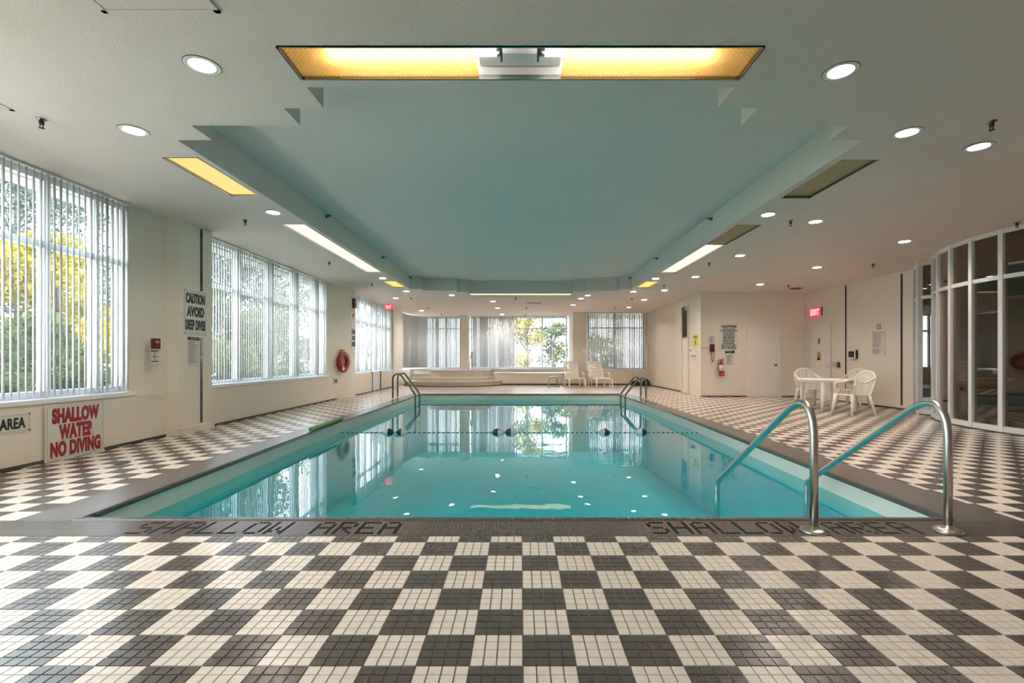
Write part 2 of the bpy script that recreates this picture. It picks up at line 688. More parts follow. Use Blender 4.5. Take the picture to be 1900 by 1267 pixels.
DOWN = [
    ((375, 121), 'large round downlight left of the long amber panel, nearest on the left ceiling'),
    ((248, 242), 'round downlight on the left ceiling, beyond the nearest one and above the first window'),
    ((1560, 132), 'large round downlight right of the long amber panel, nearest on the right ceiling'),
    ((1683, 246), 'round downlight on the right ceiling, left of the two beside the black sprinkler'),
    ((1816, 272), 'round downlight farthest right on the ceiling, under the black sprinkler head'),
    ((507, 394), 'round downlight between the first and second yellow strip panels on the left'),
    ((1425, 398), 'round downlight between the dark panel and the half-lit panel on the right'),
    ((1513, 411), 'round downlight beside the half-lit panel, right of a black sprinkler head'),
    ((1678, 448), 'round downlight above the pool rules sheet on the right wall'),
    ((1373, 474), 'round downlight right of the lit half of the right strip panel'),
    ((1516, 496), 'round downlight above the red exit sign on the right wall'),
    ((1290, 513.5), 'round downlight near the far end of the half-lit right strip panel'),
    ((1410, 527.5), 'round downlight above the caution notice on the beige wall'),
    ((1216.6, 516.8), 'small downlight between the half-lit panel and the small yellow panel on the right'),
    ((710, 516), 'small downlight between the long lit panel and the small yellow panel on the left'),
    ((1233, 538.7), 'small downlight beneath a black sprinkler, right of the small yellow right panel'),
    ((754, 540), 'small downlight just beyond the small yellow panel on the left'),
    ((1175, 541), 'small downlight just beyond the small yellow panel on the right'),
    ((734, 553), 'small downlight above the red sign over the far left glass door'),
    ((838, 547.5), 'small downlight left of the far long light, by the recess corner'),
    ((915, 559), 'small downlight below the left half of the far long light'),
    ((923, 571.4), 'dim small downlight above the spa platform, second row from the far windows'),
    ((782, 576), 'small downlight above the far left window blinds'),
    ((1090.5, 547.8), 'small downlight right of the far long light, nearer of the pair'),
    ((1077.7, 553.8), 'small downlight right of the far long light, farther of the pair'),
    ((1063.8, 565.7), 'small downlight above the pillar between the far middle and right windows'),
    ((1195.3, 556.2), 'small downlight beside a black sprinkler, above the far right corner'),
    ((1166.6, 570), 'small downlight directly above the far right window blinds'),
    ((931.7, 583.3), 'small downlight in the window bay, close over the far middle blinds'),
]
DOWN_XY = [(ceil_pt(*p), l) for p, l in DOWN]

HOLES = [r for r in FIX.values()] + [(x - 0.082, x + 0.082, y - 0.082, y + 0.082) for (x, y), _ in DOWN_XY]


def build_ceiling():
    XA, XB, YA, YB = -5.6, 13.6, -3.1, 24.0
    xs = sorted({XA, XB, -3.9, 3.9} | {r[0] for r in RECESS + HOLES} | {r[1] for r in RECESS + HOLES})
    ys = sorted({YA, YB} | {r[2] for r in RECESS + HOLES} | {r[3] for r in RECESS + HOLES})

    def inside(x, y, rects):
        return any(a < x < b and c < y < d for a, b, c, d in rects)
    nx, ny = len(xs) - 1, len(ys) - 1
    kind = [[0] * ny for _ in range(nx)]
    for i in range(nx):
        for j in range(ny):
            x, y = (xs[i] + xs[i + 1]) / 2, (ys[j] + ys[j + 1]) / 2
            kind[i][j] = 2 if inside(x, y, RECESS) else (1 if inside(x, y, HOLES) else 0)
    flat, rec = MB(), MB()
    for j in range(ny):
        i = 0
        while i < nx:
            k = kind[i][j]
            i2 = i
            while i2 + 1 < nx and kind[i2 + 1][j] == k and xs[i2 + 1] not in (-3.9, 3.9):
                i2 += 1
            a, b, c, d = xs[i], xs[i2 + 1], ys[j], ys[j + 1]
            if k == 0:
                flat.add([(a, c, zc(a)), (a, d, zc(a)), (b, d, zc(b)), (b, c, zc(b))], [(0, 1, 2, 3)])
            elif k == 2:
                rec.add([(a, c, CU), (a, d, CU), (b, d, CU), (b, c, CU)], [(0, 1, 2, 3)])
            i = i2 + 1
    for i in range(nx):
        for j in range(ny):
            if kind[i][j] != 2:
                continue
            a, b, c, d = xs[i], xs[i + 1], ys[j], ys[j + 1]
            if kind[i - 1][j] != 2:
                rec.add([(a, c, C), (a, d, C), (a, d, CU), (a, c, CU)], [(0, 1, 2, 3)])
            if kind[i + 1][j] != 2:
                rec.add([(b, c, C), (b, d, C), (b, d, CU), (b, c, CU)], [(3, 2, 1, 0)])
            if kind[i][j - 1] != 2:
                rec.add([(a, c, C), (b, c, C), (b, c, CU), (a, c, CU)], [(3, 2, 1, 0)])
            if kind[i][j + 1] != 2:
                rec.add([(a, d, C), (b, d, C), (b, d, CU), (a, d, CU)], [(0, 1, 2, 3)])
    struct(flat.build('ceiling', M['ceiling']))
    struct(rec.build('ceiling', M['recess']))
    s = MB().box(XA - 0.3, XB + 0.3, YA - 0.3, YB + 0.3, 3.90, 4.10)
    s.box(XA - 0.3, XA, YA - 0.3, YB + 0.3, 3.2, 3.95).box(XB, XB + 0.3, YA - 0.3, YB + 0.3, 3.0, 3.95)
    s.box(XA, XB, YA - 0.3, YA, 3.2, 3.95).box(XA, XB, YB, YB + 0.3, 3.2, 3.95)
    struct(s.build('leak_stop_slab', M['conc']))  # unseen slab and rims, added to keep sky light from leaking in


build_ceiling()

# ------------------------------------------------------------------ pool + floor
PX0n, PX0f, PX1n, PX1f = -3.185, -3.30, 3.09, 3.245    # left / right pool edge, near and far
PY0, PY1 = 3.485, 15.75
B = 0.35                                                # coping band width
BY0 = 3.134                                             # where the checkers stop


def pool_l(y):
    return PX0n + (PX0f - PX0n) * min(1, max(0, (y - PY0) / 4.0))


def pool_r(y):
    return PX1n + (PX1f - PX1n) * min(1, max(0, (y - PY0) / 6.0))


GEO_Y = 7.073          # tile geometry up to here
GEO_Y = Y0 + round((7.07 - Y0) / TY) * TY
EX0, EX1 = -5.30, 8.75

fl = MB()
# checker far field: left strip, right strip, far strip
KX = X0 + round((-3.55 - X0) / SX) * SX


def quad(m, x0, x1, y0, y1, z=0.0):
    m.add([(x0, y0, z), (x1, y0, z), (x1, y1, z), (x0, y1, z)], [(0, 1, 2, 3)])


quad(fl, -5.62, -3.62, GEO_Y, 16.1)
quad(fl, 3.57, 9.2, GEO_Y, 16.1)
quad(fl, -5.62, 9.2, 16.1, 23.4)
floor = struct(fl.build('floor', M['checker']))
gl = MB()
quad(gl, -5.62, 9.2, -3.0, BY0, -0.004)
quad(gl, -3.62, 3.57, BY0, PY0 - 0.008, -0.004)
quad(gl, -5.62, -3.62, BY0, GEO_Y, -0.004)
quad(gl, 3.57, 9.2, BY0, GEO_Y, -0.004)
quad(gl, -3.62, 3.57, BY0, PY0 - 0.01, -0.003)
gl.build('grout_bed', M['grout'], floor)
# coping band left, right and far
bd = MB()
ysb = [PY0 - 0.05, 4.5, 5.5, 6.5, 7.5, 9.5, 12, PY1]
for a, b in zip(ysb, ysb[1:]):
    bd.add([(-3.62, a, 0), (pool_l(a), a, 0), (pool_l(b), b, 0), (-3.62, b, 0)], [(0, 1, 2, 3)])
    bd.add([(pool_r(a), a, 0), (3.57, a, 0), (3.57, b, 0), (pool_r(b), b, 0)], [(0, 1, 2, 3)])
quad(bd, -3.62, 3.57, PY1, 16.1)
bd.build('coping_band', M['band'], floor)
ci = MB()
ci.box(9.2, 13.6, 3.0, 12.2, -0.05, 0.0)
struct(ci.build('floor', M['carpet']))

# tiles
G = 0.0044


def tile_boxes(rects, z1=0.0, z0=-0.004):
    """rects: array n x 4 (x0,x1,y0,y1) -> vertex and quad arrays, 5 faces each, with a small chamfer look"""
    r = np.asarray(rects)
    n = len(r)
    v = np.zeros((n, 8, 3))
    for k, (a, b) in enumerate(((0, 2), (1, 2), (1, 3), (0, 3))):
        v[:, k, 0] = r[:, a]
        v[:, k, 1] = r[:, b]
        v[:, k, 2] = z0
        v[:, k + 4, 0] = r[:, a] + (0.0008 if a == 0 else -0.0008)
        v[:, k + 4, 1] = r[:, b] + (0.0008 if b == 2 else -0.0008)
        v[:, k + 4, 2] = z1
    q = np.array([(4, 5, 6, 7), (0, 1, 5, 4), (1, 2, 6, 5), (2, 3, 7, 6), (3, 0, 4, 7)])
    f = (np.arange(n)[:, None, None] * 8 + q[None]).reshape(-1, 4)
    return v.reshape(-1, 3), f


def np_mesh(name, v, f, mats, mi=None):
    me = bpy.data.meshes.new(name)
    me.vertices.add(len(v))
    me.vertices.foreach_set('co', v.ravel())
    me.loops.add(f.size)
    me.loops.foreach_set('vertex_index', f.ravel().astype(np.int32))
    me.polygons.add(len(f))
    me.polygons.foreach_set('loop_start', np.arange(0, f.size, f.shape[1], dtype=np.int32))
    for m in mats:
        me.materials.append(m)
    if mi is not None:
        me.polygons.foreach_set('material_index', mi.astype(np.int32))
    me.update(calc_edges=True)
    me.polygons.foreach_set('use_smooth', np.zeros(len(f), bool))
    return me


def deck_tiles():
    i0, i1 = int((EX0 - X0) / TX) - 6, int((9.2 - X0) / TX)
    j0, j1 = int(round((1.2 - Y0) / TY)), int(round((GEO_Y - Y0) / TY))
    rects, cols = [], []
    for j in range(j0, j1):
        y = Y0 + j * TY
        for i in range(i0, i1):
            x = X0 + i * TX
            if y + TY > BY0 + 0.005 and -3.62 + 0.003 < x + TX - 0.001 and x < 3.57:
                continue
            rects.append((x + G / 2, x + TX - G / 2, y + G / 2, y + TY - G / 2))
            cols.append(((i // 4) + (j // 4)) % 2)
    r = np.array(rects)
    c = np.array(cols)
    # the 300 that show largest: nearest rows inside the frame
    xc, yc = r[:, :2].mean(1), r[:, 2:].mean(1)
    vis = (yc > 1.72) & (np.abs(xc) * FPX / yc < 940)
    order = np.argsort(np.where(vis, yc * 10 + np.abs(xc) * 0.01, 1e9), kind='stable')[:300]
    mask = np.zeros(len(r), bool)
    mask[order] = True
    # single tiles share two meshes
    w, d = TX - G, TY - G
    v, f = tile_boxes([(-w / 2, w / 2, -d / 2, d / 2)])
    mc = np_mesh('tile_cream', v, f, [M['cream']])
    md = np_mesh('tile_dark', v, f, [M['dark']])
    for k in order:
        obj_mesh('tile', mc if c[k] else md, floor, (xc[k], yc[k], 0))
    rest = ~mask
    v, f = tile_boxes(r[rest])
    me = np_mesh('deck_tiles', v, f, [M['dark'], M['cream']], np.repeat(c[rest], 5))
    o = obj_mesh('deck_tile_field', me, floor)
    o['kind'] = 'stuff'


deck_tiles()

FONT = {'S': ['01111', '10000', '10000', '01110', '00001', '00001', '11110'],
        'H': ['10001', '10001', '10001', '11111', '10001', '10001', '10001'],
        'A': ['01110', '10001', '10001', '11111', '10001', '10001', '10001'],
        'L': ['10000', '10000', '10000', '10000', '10000', '10000', '11111'],
        'O': ['01110', '10001', '10001', '10001', '10001', '10001', '01110'],
        'W': ['10001', '10001', '10001', '10101', '10101', '11011', '10001'],
        'R': ['11110', '10001', '10001', '11110', '10100', '10010', '10001'],
        'E': ['11111', '10000', '10000', '11110', '10000', '10000', '11111'], ' ': ['00000'] * 7}


def coping_near():
    P = 0.0254
    nr = 9
    rowh = (PY0 - 0.05 - BY0) / nr
    x_start = -3.62
    ncol = int(round((3.57 + 3.62) / P))
    black = set()
    for xs, txt in ((-2.64, 'SHALLOW AREA'), (0.87, 'SHALLOW AREA')):
        c0 = int(round((xs - x_start) / P))
        for ch in txt:
            for ry, row in enumerate(FONT[ch]):
                for cx, b in enumerate(row):
                    if b == '1':
                        black.add((c0 + cx, 7 - ry))
            c0 += 6
    a, b = [], []
    for i in range(ncol):
        for j in range(nr):
            x, y = x_start + i * P, BY0 + j * rowh
            rect = (x + 0.0012, x + P - 0.0012, y + 0.0008, y + rowh - 0.0008)
            (b if (i, j) in black else a).append(rect)
    v, f = tile_boxes(a)
    o = obj_mesh('coping_tile_field', np_mesh('coping_tiles', v, f, [M['dark']]), floor)
    o['kind'] = 'stuff'
    half = sum(1 for r in b if r[0] < 0)
    bl = [r for r in b if r[0] < 0]
    br = [r for r in b if r[0] >= 0]
    for rr in (bl, br):
        v, f = tile_boxes(rr, 0.0003)
        obj_mesh('lettering', np_mesh('lettering', v, f, [M['letter_tile']]), floor)
    # bullnose row all round
    m = MB()

    n = int(round((pool_r(PY0) - pool_l(PY0)) / P))
    for i in range(-1, n + 1):
        x = pool_l(PY0) + i * P
        y0, y1 = PY0 - 0.05, PY0 + 0.012
        m.add([(x + .0012, y0, -.002), (x + P - .0012, y0, -.002), (x + P - .0012, y1, -.035), (x + .0012, y1, -.035),
               (x + .0012, y0 + .004, .006), (x + P - .0012, y0 + .004, .006), (x + P - .0012, y1 - .012, .006),
               (x + .0012, y1 - .012, .006), (x + P - .0012, y1, -.008), (x + .0012, y1, -.008)],
              [(4, 5, 6, 7), (0, 1, 5, 4), (7, 6, 8, 9), (9, 8, 2, 3), (0, 4, 7, 9, 3), (1, 2, 8, 6, 5)])
    for side in (0, 1):
        y = PY0
        while y < PY1:
            e = pool_l(y) if side == 0 else pool_r(y)
            s = 1 if side == 0 else -1
            xa, xb = e - s * 0.04, e + s * 0.012
            ya, yb = y + .0012, y + P - .0012
            m.add([(xa, ya, -.002), (xa, yb, -.002), (xb, yb, -.035), (xb, ya, -.035),
                   (xa, ya, .006), (xa, yb, .006), (xb - s * .012, yb, .006), (xb - s * .012, ya, .006),
                   (xb, yb, -.008), (xb, ya, -.008)],
                  [(4, 5, 6, 7), (7, 6, 8, 9), (9, 8, 2, 3), (0, 3, 9, 7, 4), (1, 5, 6, 8, 2)])
            y += P
    n = int(round((pool_r(PY1) - pool_l(PY1)) / P))
    for i in range(n):
        x = pool_l(PY1) + i * P
        y0, y1 = PY1 - 0.012, PY1 + 0.05
        m.box(x + .0012, x + P - .0012, y0, y1, -0.03, 0.006)
    o = m.build('coping_edge', M['coping'], floor)
    o['kind'] = 'stuff'


coping_near()

# basin
bs = MB()
ZN, ZF = -1.15, -1.9
ysb = [PY0, 4.5, 5.5, 6.5, 7.5, 9.5, 12, PY1]


def zb(y):
    return ZN + (ZF - ZN) * (y - PY0) / (PY1 - PY0)


ZL = -0.30
lo = MB()
for a, b in zip(ysb, ysb[1:]):
    for m_, za, zb_a, zb_b in ((bs, 0, ZL, ZL), (lo, ZL, zb(a), zb(b))):
        m_.add([(pool_l(a), a, za), (pool_l(b), b, za), (pool_l(b), b, zb_b), (pool_l(a), a, zb_a)], [(0, 1, 2, 3)])
        m_.add([(pool_r(a), a, za), (pool_r(b), b, za), (pool_r(b), b, zb_b), (pool_r(a), a, zb_a)], [(3, 2, 1, 0)])
    lo.add([(pool_l(a), a, zb(a)), (pool_r(a), a, zb(a)), (pool_r(b), b, zb(b)), (pool_l(b), b, zb(b))], [(0, 1, 2, 3)])
for m_, za, zn, zf in ((bs, 0, ZL, ZL), (lo, ZL, ZN, ZF)):
    m_.add([(pool_l(PY0), PY0, za), (pool_r(PY0), PY0, za), (pool_r(PY0), PY0, zn), (pool_l(PY0), PY0, zn)], [(0, 1, 2, 3)])
    m_.add([(pool_l(PY1), PY1, za), (pool_r(PY1), PY1, za), (pool_r(PY1), PY1, zf), (pool_l(PY1), PY1, zf)], [(3, 2, 1, 0)])
# a bench ledge along the right wall under water
basin = struct(lo.build('pool_basin', M['aqua']))
bs.build('waterline_band', M['pool'], basin)
WZ = -0.185
wt = MB()
pl = [(pool_l(y), y) for y in ysb] + [(pool_r(y), y) for y in reversed(ysb)]
wt.add([(x, y, WZ) for x, y in pl], [tuple(range(len(pl)))[::-1]])
water = wt.build('pool_water', M['water'])
tag(water, 'still turquoise water filling the rectangular swimming pool', 'water')
water['kind'] = 'stuff'
# flip normals up
water.data.flip_normals()

# ------------------------------------------------------------------ walls
LX = -5.29
WT = 3.9


def wall(name, poly=None, box=None, z0=0.0, z1=WT, mat='wall_warm'):
    m = MB()
    if poly:
        m.prism(poly, z0, z1)
    else:
        m.box(box[0], box[1], box[2], box[3], z0, z1)
    return struct(m.build(name, M[mat]))


ST = 0.66
wall('wall_left', box=(-5.6, LX, -3.0, 7.19), z1=ST)
wall('wall_left', poly=[(-5.62, 6.6), (-5.40, 6.6), (-5.30, 7.18), (-5.16, 7.24), (-5.16, 8.02), (-5.62, 8.02)])
wall('wall_left', box=(-5.6, LX, 8.02, 14.4), z1=ST)
wall('wall_left', poly=[(-5.62, 13.25), (-5.36, 13.25), (-5.16, 14.62), (-5.16, 14.98), (-5.62, 14.98)])
wall('wall_left', box=(-5.6, -5.22, 14.98, 16.85), z1=ST)
wall('wall_left', box=(-5.6, -5.26, 17.95, 19.75), z1=ST)
wall('wall_left', box=(-5.62, -5.24, 19.75, 21.3))
wall('wall_left', box=(-5.8, -5.3, 21.3, 23.4), z1=ST)
wall('wall_left', box=(-5.6, LX, -3.0, -2.0), z0=ST)
# far walls
wall('wall_back', box=(-5.8, 2.33, 23.2, 23.5), z1=0.70)
wall('wall_back', box=(-1.2, 2.33, 21.4, 21.55), z1=0.50)
struct(MB().box(-1.2, 2.33, 21.38, 23.2, 0.50, 0.53).build('trim_1', M['sill']))
wall('wall_back', box=(2.33, 2.95, 21.4, 23.5))
wall('wall_back', box=(2.95, 5.55, 21.4, 21.65), z1=0.66)
wall('wall_back', box=(5.53, 5.8, 21.4, 21.65))
wall('wall_back', box=(-2.9, -2.44, 22.65, 23.05))
wall('wall_right', box=(5.65, 5.95, 16.35, 21.7))
wall('wall_right', box=(5.5, 8.9, 14.65, 14.9))
wall('wall_right', box=(5.5, 5.7, 14.9, 15.65))
wall('wall_right', box=(5.58, 5.75, 15.65, 16.4))
wall('wall_right', box=(8.7, 8.95, 10.5, 14.9))
wall('wall_right', box=(9.0, 9.25, -3.0, 5.05))
wall('wall_front', box=(-5.6, 9.3, -3.2, -3.0))
# inner brown room behind the glass
wall('wall_room', box=(8.95, 13.7, 11.6, 11.8), mat='brown')
wall('wall_room', box=(13.5, 13.7, 2.8, 11.8), mat='brown')
wall('wall_room', box=(9.25, 13.7, 2.8, 3.0), mat='brown')
wall('wall_room', box=(10.9, 11.3, 9.0, 9.4), mat='brown')


def baseboard(name, x0, x1, y0, y1, mat='gap', h=0.035):
    struct(MB().box(x0, x1, y0, y1, 0, h).build(name, M[mat]))


baseboard('baseboard_left', LX, LX + 0.012, -3, 7.19)
baseboard('baseboard_left', LX, LX + 0.012, 8.1, 14.4)
baseboard('baseboard_left', -5.22, -5.21, 14.98, 16.85)
baseboard('baseboard_left', -5.26, -5.25, 17.95, 21.3)
baseboard('baseboard_back', -1.2, 5.65, 21.385, 21.4, h=0.06)
baseboard('baseboard_right', 5.638, 5.65, 16.4, 21.4)
baseboard('baseboard_right', 5.5, 6.9, 14.638, 14.65)
baseboard('baseboard_right', 7.93, 8.7, 14.638, 14.65)
baseboard('baseboard_right', 8.688, 8.7, 10.55, 13.4)
# pale skirting round the first pillar
struct(MB().prism([(-5.31, 7.195), (-5.29, 7.14), (-5.14, 7.20), (-5.13, 7.22), (-5.13, 8.04), (-5.17, 8.04), (-5.17, 7.25)],
                  0, 0.11).build('baseboard_left', M['wall_warm']))


# navy mosaic stripes
def stripe(loc, n, rz, zstart, label):
    st = empty('trim_2', loc, rz)
    struct(st)
    st.name = 'trim_2'
    w = 0.05
    MB().box(-w / 2 - 0.004, w / 2 + 0.004, -0.0035, 0, zstart, zstart + n * 0.05).build('grout_strip', M['grout'], st)
    me = MB().box(-w / 2, w / 2, -0.007, 0, 0.002, 0.048).mesh('tile', M['navy_tile'])
    for i in range(n):
        obj_mesh('tile', me, st, (0, 0, zstart + i * 0.05))
    return st


stripe((-5.16, 7.75, 0), 21, PI / 2, 0.13, '')
stripe((-5.16, 7.75, 0), 20, PI / 2, 2.25, '')
stripe((-5.16, 7.75, 0), 6, PI / 2, 1.19, '')
stripe((8.7, 12.83, 0), 57, -PI / 2, 0.28, '')
stripe((8.7, 10.95, 0), 60, -PI / 2, 0.1, '')

# ------------------------------------------------------------------ windows
PXg = -5.46


def window(idx, origin, rz, width, z0, z1, mull, transom, pane_gap=True, sill_depth=None, mw=0.06, sill=True,
           frame='frame', glass='glass', floor_from=None):
    """window in local coords: x along the wall, y=0 the glass plane, -y the room side"""
    w = empty('window_%d' % idx, origin, rz)
    struct(w)
    d = 0.045
    f = MB()
    f.box(0, mw, -d, d, z0, z1).box(width - mw, width, -d, d, z0, z1)
    f.box(mw, width - mw, -d, d, z0, z0 + mw).box(mw, width - mw, -d, d, z1 - mw, z1)
    f.build('window_frame', M[frame], w)
    for x in mull:
        MB().box(x - mw / 2, x + mw / 2, -d, d, z0 + mw, z1 - mw).build('mullion', M[frame], w)
    edges = [mw] + [e for x in mull for e in (x - mw / 2, x + mw / 2)] + [width - mw]
    for a, b in zip(edges[::2], edges[1::2]):
        if transom:
            MB().box(a, b, -d * 0.9, d * 0.9, transom - mw / 2, transom + mw / 2).build('transom', M[frame], w)
            MB().box(a, b, -0.006, 0.006, z0 + mw, transom - mw / 2).build('pane', M[glass], w)
            MB().box(a, b, -0.006, 0.006, transom + mw / 2, z1 - mw).build('pane', M[glass], w)
        else:
            MB().box(a, b, -0.006, 0.006, z0 + mw, z1 - mw).build('pane', M[glass], w)
    if sill_depth:
        MB().box(-0.0, width, -sill_depth, 0.02, z0 - 0.05, z0).build('window_sill', M['sill'], w, bevel=0.004)
    return w


ZT = 3.26
GX = -5.47
window(1, (GX, -1.98, 0), PI / 2, 8.56, 0.71, ZT, [1.5, 3.0, 4.5, 6.0, 7.48, 8.12], 2.46, sill_depth=0.20, mw=0.08)
window(2, (GX, 8.03, 0), PI / 2, 5.21, 0.71, ZT, [1.15, 2.27, 3.42, 4.57], 2.46, sill_depth=0.20)
window(3, (GX, 14.99, 0), PI / 2, 4.75, 0.71, ZT, [1.86, 2.96, 3.9], 2.46, sill_depth=0.21)
window(4, (-5.5, 23.25, 0), 0, 3.0, 0.72, C, [1.45], 2.62, sill_depth=0.18)
window(5, (-2.5, 23.25, 0), 0, 4.75, 0.72, C, [1.15, 2.3, 3.55], 2.62, sill_depth=0.18)
window(6, (2.97, 21.5, 0), 0, 2.54, 0.70, C, [1.27], 2.55, sill_depth=0.14)
struct(MB().box(-5.75, -5.45, 21.32, 23.4, ST, ST + 0.05).build('trim_3', M['sill']))
window(7, (-5.6, 21.35, 0), PI / 2, 1.85, 0.72, C, [], 2.62)

# glazed door in the far left window wall
d1 = struct(empty('door_1', (-5.265, 16.87, 0), PI / 2))
fr = MB().box(0, 0.06, -0.05, 0.05, 0, 0.70).box(1.0, 1.06, -0.05, 0.05, 0, 0.70).box(0.06, 1.0, -0.04, 0.05, 0.0, 0.03)
fr.build('door_frame', M['gap'], d1)
MB().box(0.07, 0.99, -0.03, 0.02, 0.03, 0.69).build('door_panel', M['door_bright'], d1, bevel=0.004)
MB().box(0.07, 0.99, -0.045, -0.03, 0.60, 0.63).build('push_bar', M['frame'], d1)

# ------------------------------------------------------------------ vertical blinds
_sl = {}


def slat_mesh(h, w=0.089):
    if h in _sl:
        return _sl[h]
    m = MB()
    n = 5
    vs, fs = [], []
    for zz in (0, h):
        for k in range(n):
            t = k / (n - 1) - 0.5
            vs.append((t * w, 0.010 * (1 - 4 * t * t), zz))
    for zz in (0, h):
        for k in range(n):
            t = k / (n - 1) - 0.5
            vs.append((t * w, 0.010 * (1 - 4 * t * t) + 0.0012, zz))
    for k in range(n - 1):
        fs.append((k, k + 1, n + k + 1, n + k))
        fs.append((2 * n + k + 1, 2 * n + k, 3 * n + k, 3 * n + k + 1))
        fs.append((k, 2 * n + k, 2 * n + k + 1, k + 1))
        fs.append((n + k, n + k + 1, 3 * n + k + 1, 3 * n + k))
    fs.append((0, n, 3 * n, 2 * n))
    fs.append((n - 1, 3 * n - 1, 4 * n - 1, 2 * n - 1))
    m.add(vs, fs, True)
    _sl[h] = m.mesh('slat', M['slat'])
    return _sl[h]


def blind(pts, z0, z1, angle, label, spacing=0.078, jitter=6, skip=None, rail_w=0.02, special=None):
    """pts: polyline in plan; angle: slat direction in degrees (world)"""
    P = [Vector((x, y, 0)) for x, y in pts]
    t = empty('vertical_blind', (P[0].x, P[0].y, 0))
    tag(t, label, 'blind', 'vertical blinds in the pool hall windows')
    rail = MB()
    base = P[0]
    for a, b in zip(P, P[1:]):
        d = (b - a).normalized()
        nrm = Vector((-d.y, d.x, 0)) * rail_w
        c = (a + b) / 2 - base + Vector((0, 0, z1 - 0.012))
        rail.obox(c, (b - a) / 2, nrm, (0, 0, 0.012))
    rail.build('head_rail', M['white'], t)
    me = slat_mesh(round(z1 - 0.03 - z0, 3))
    seg = [(b - a).length for a, b in zip(P, P[1:])]
    tot = sum(seg)
    s = spacing / 2
    k = 0
    while s < tot:
        q = s
        for a, b, l in zip(P, P[1:], seg):
            if q <= l:
                break
            q -= l
        p = a + (b - a) * (q / l)
        ang = angle(p, (b - a).normalized()) if callable(angle) else angle
        ang += random.uniform(-jitter, jitter)
        if not (skip and skip(p)):
            o = obj_mesh('slat', me, t, (p.x - base.x, p.y - base.y, z0))
            o.rotation_euler.z = math.radians(ang)
        s += spacing
        k += 1
    return t


def view_ang(p, d, off):
    return math.degrees(math.atan2(p.y, p.x)) + off


blind([(-5.345, 3.2), (-5.345, 6.56)], 0.735, 3.262, lambda p, d: view_ang(p, d, 12 if p.y < 5.9 else 20),
      'long white vertical blind with open slats over the nearest left window', jitter=4)
blind([(-5.345, 8.08), (-5.345, 13.22)], 0.735, 3.262, lambda p, d: view_ang(p, d, 9 if (p.y % 1.15) < 0.93 else 32),
      'white vertical blind over the wide left window between the two pillars', jitter=6)
blind([(-5.345, 15.03), (-5.345, 19.7)], 0.735, 3.262, lambda p, d: view_ang(p, d, 13),
      'white vertical blind over the left window with the glazed door', jitter=10)
blind([(-5.28, 21.5), (-5.26, 22.2), (-5.15, 22.6), (-4.9, 22.95), (-4.5, 23.1), (-2.62, 23.1)], 0.745, 3.225,
      lambda p, d: 42,
      'curved white vertical blind in the far left corner behind the spa', jitter=8)
blind([(-2.4, 23.1), (2.22, 23.1)], 0.745, 3.225,
      lambda p, d: 34 if p.x < -0.3 else 78,
      'white vertical blind over the far middle window, open at its right half', jitter=6)
blind([(3.02, 21.42), (5.48, 21.42)], 0.72, 3.2, 32,
      'white vertical blind over the far right window behind the loungers', jitter=12)

# ------------------------------------------------------------------ curved glass partition
gw = struct(empty('window_8', (0, 0, 0)))
cxg, cyg, Rg = 10.45, 7.6, 2.96
angs = [47, 37.2, 27.2, 17.2, 7.2, -2.8, -12.8, -22.8, -32.8, -42.8, -52.8, -60]


def gp(a, r=Rg):
    a = math.radians(a)
    return Vector((cxg - r * math.cos(a), cyg + r * math.sin(a), 0))


plan = [Vector((8.66, 10.52, 0)), Vector((8.27, 9.95, 0))] + [gp(a) for a in angs[0:]]
TG = 2.43


def topz(p):
    return zc(p.x) - 0.005


for i, p in enumerate(plan):
    d = (plan[min(i + 1, len(plan) - 1)] - plan[max(i - 1, 0)]).normalized()
    n_ = Vector((-d.y, d.x, 0))
    m = MB()
    m.obox(p + Vector((0, 0, topz(p) / 2)), d * 0.035, n_ * 0.045, (0, 0, topz(p) / 2))
    m.build('mullion', M['frame_white'], gw)
for a, b in zip(plan, plan[1:]):
    d = (b - a)
    n_ = Vector((-d.y, d.x, 0)).normalized()
    h = (a + b) / 2
    zt = (topz(a) + topz(b)) / 2
    ins = d / 2 - d.normalized() * 0.035
    for name, zz, hh in (('bottom_rail', 0.055, 0.055), ('transom', TG, 0.032), ('top_rail', zt - 0.035, 0.035)):
        MB().obox(h + Vector((0, 0, zz)), ins, n_ * 0.035, (0, 0, hh)).build(name, M['frame_white'], gw)
    for za, zb_ in ((0.11, TG - 0.032), (TG + 0.032, zt - 0.07)):
        MB().obox(h + Vector((0, 0, (za + zb_) / 2)), ins, n_ * 0.005, (0, 0, (zb_ - za) / 2)).build('pane', M['glass_bronze'], gw)
    MB().obox(h + Vector((0, 0, 0.012)) - n_ * 0.045, d / 2, n_ * 0.006, (0, 0, 0.012)).build('dark_edge', M['gap'], gw)


# ------------------------------------------------------------------ doors on the right
def plain_door(idx, loc, rz, w=1.01, h=2.10, lw=0.06, knob_x=0.86, knob='knob'):
    t = struct(empty('door_%d' % idx, loc, rz))
    f = MB().box(0, lw, -0.06, 0.0, 0, h).box(w - lw * 1.5, w, -0.06, 0.0, 0, h).box(lw, w - lw * 1.5, -0.06, 0, h - lw, h)
    f.build('door_frame', M['door'], t)
    leaf = MB().box(lw + 0.004, w - lw * 1.5 - 0.004, -0.012, 0.0, 0.01, h - lw - 0.005).build('door_leaf', M['door'], t)
    if knob:
        k = MB().lathe([(0.034, 0), (0.034, -0.012), (0.014, -0.018), (0.014, -0.045), (0.030, -0.055), (0.030, -0.075), (0.0, -0.085)],
                       (knob_x, -0.012, 0.97), 16, 'y')
        k.build('door_knob', M['darksteel'], leaf)
    return t, leaf


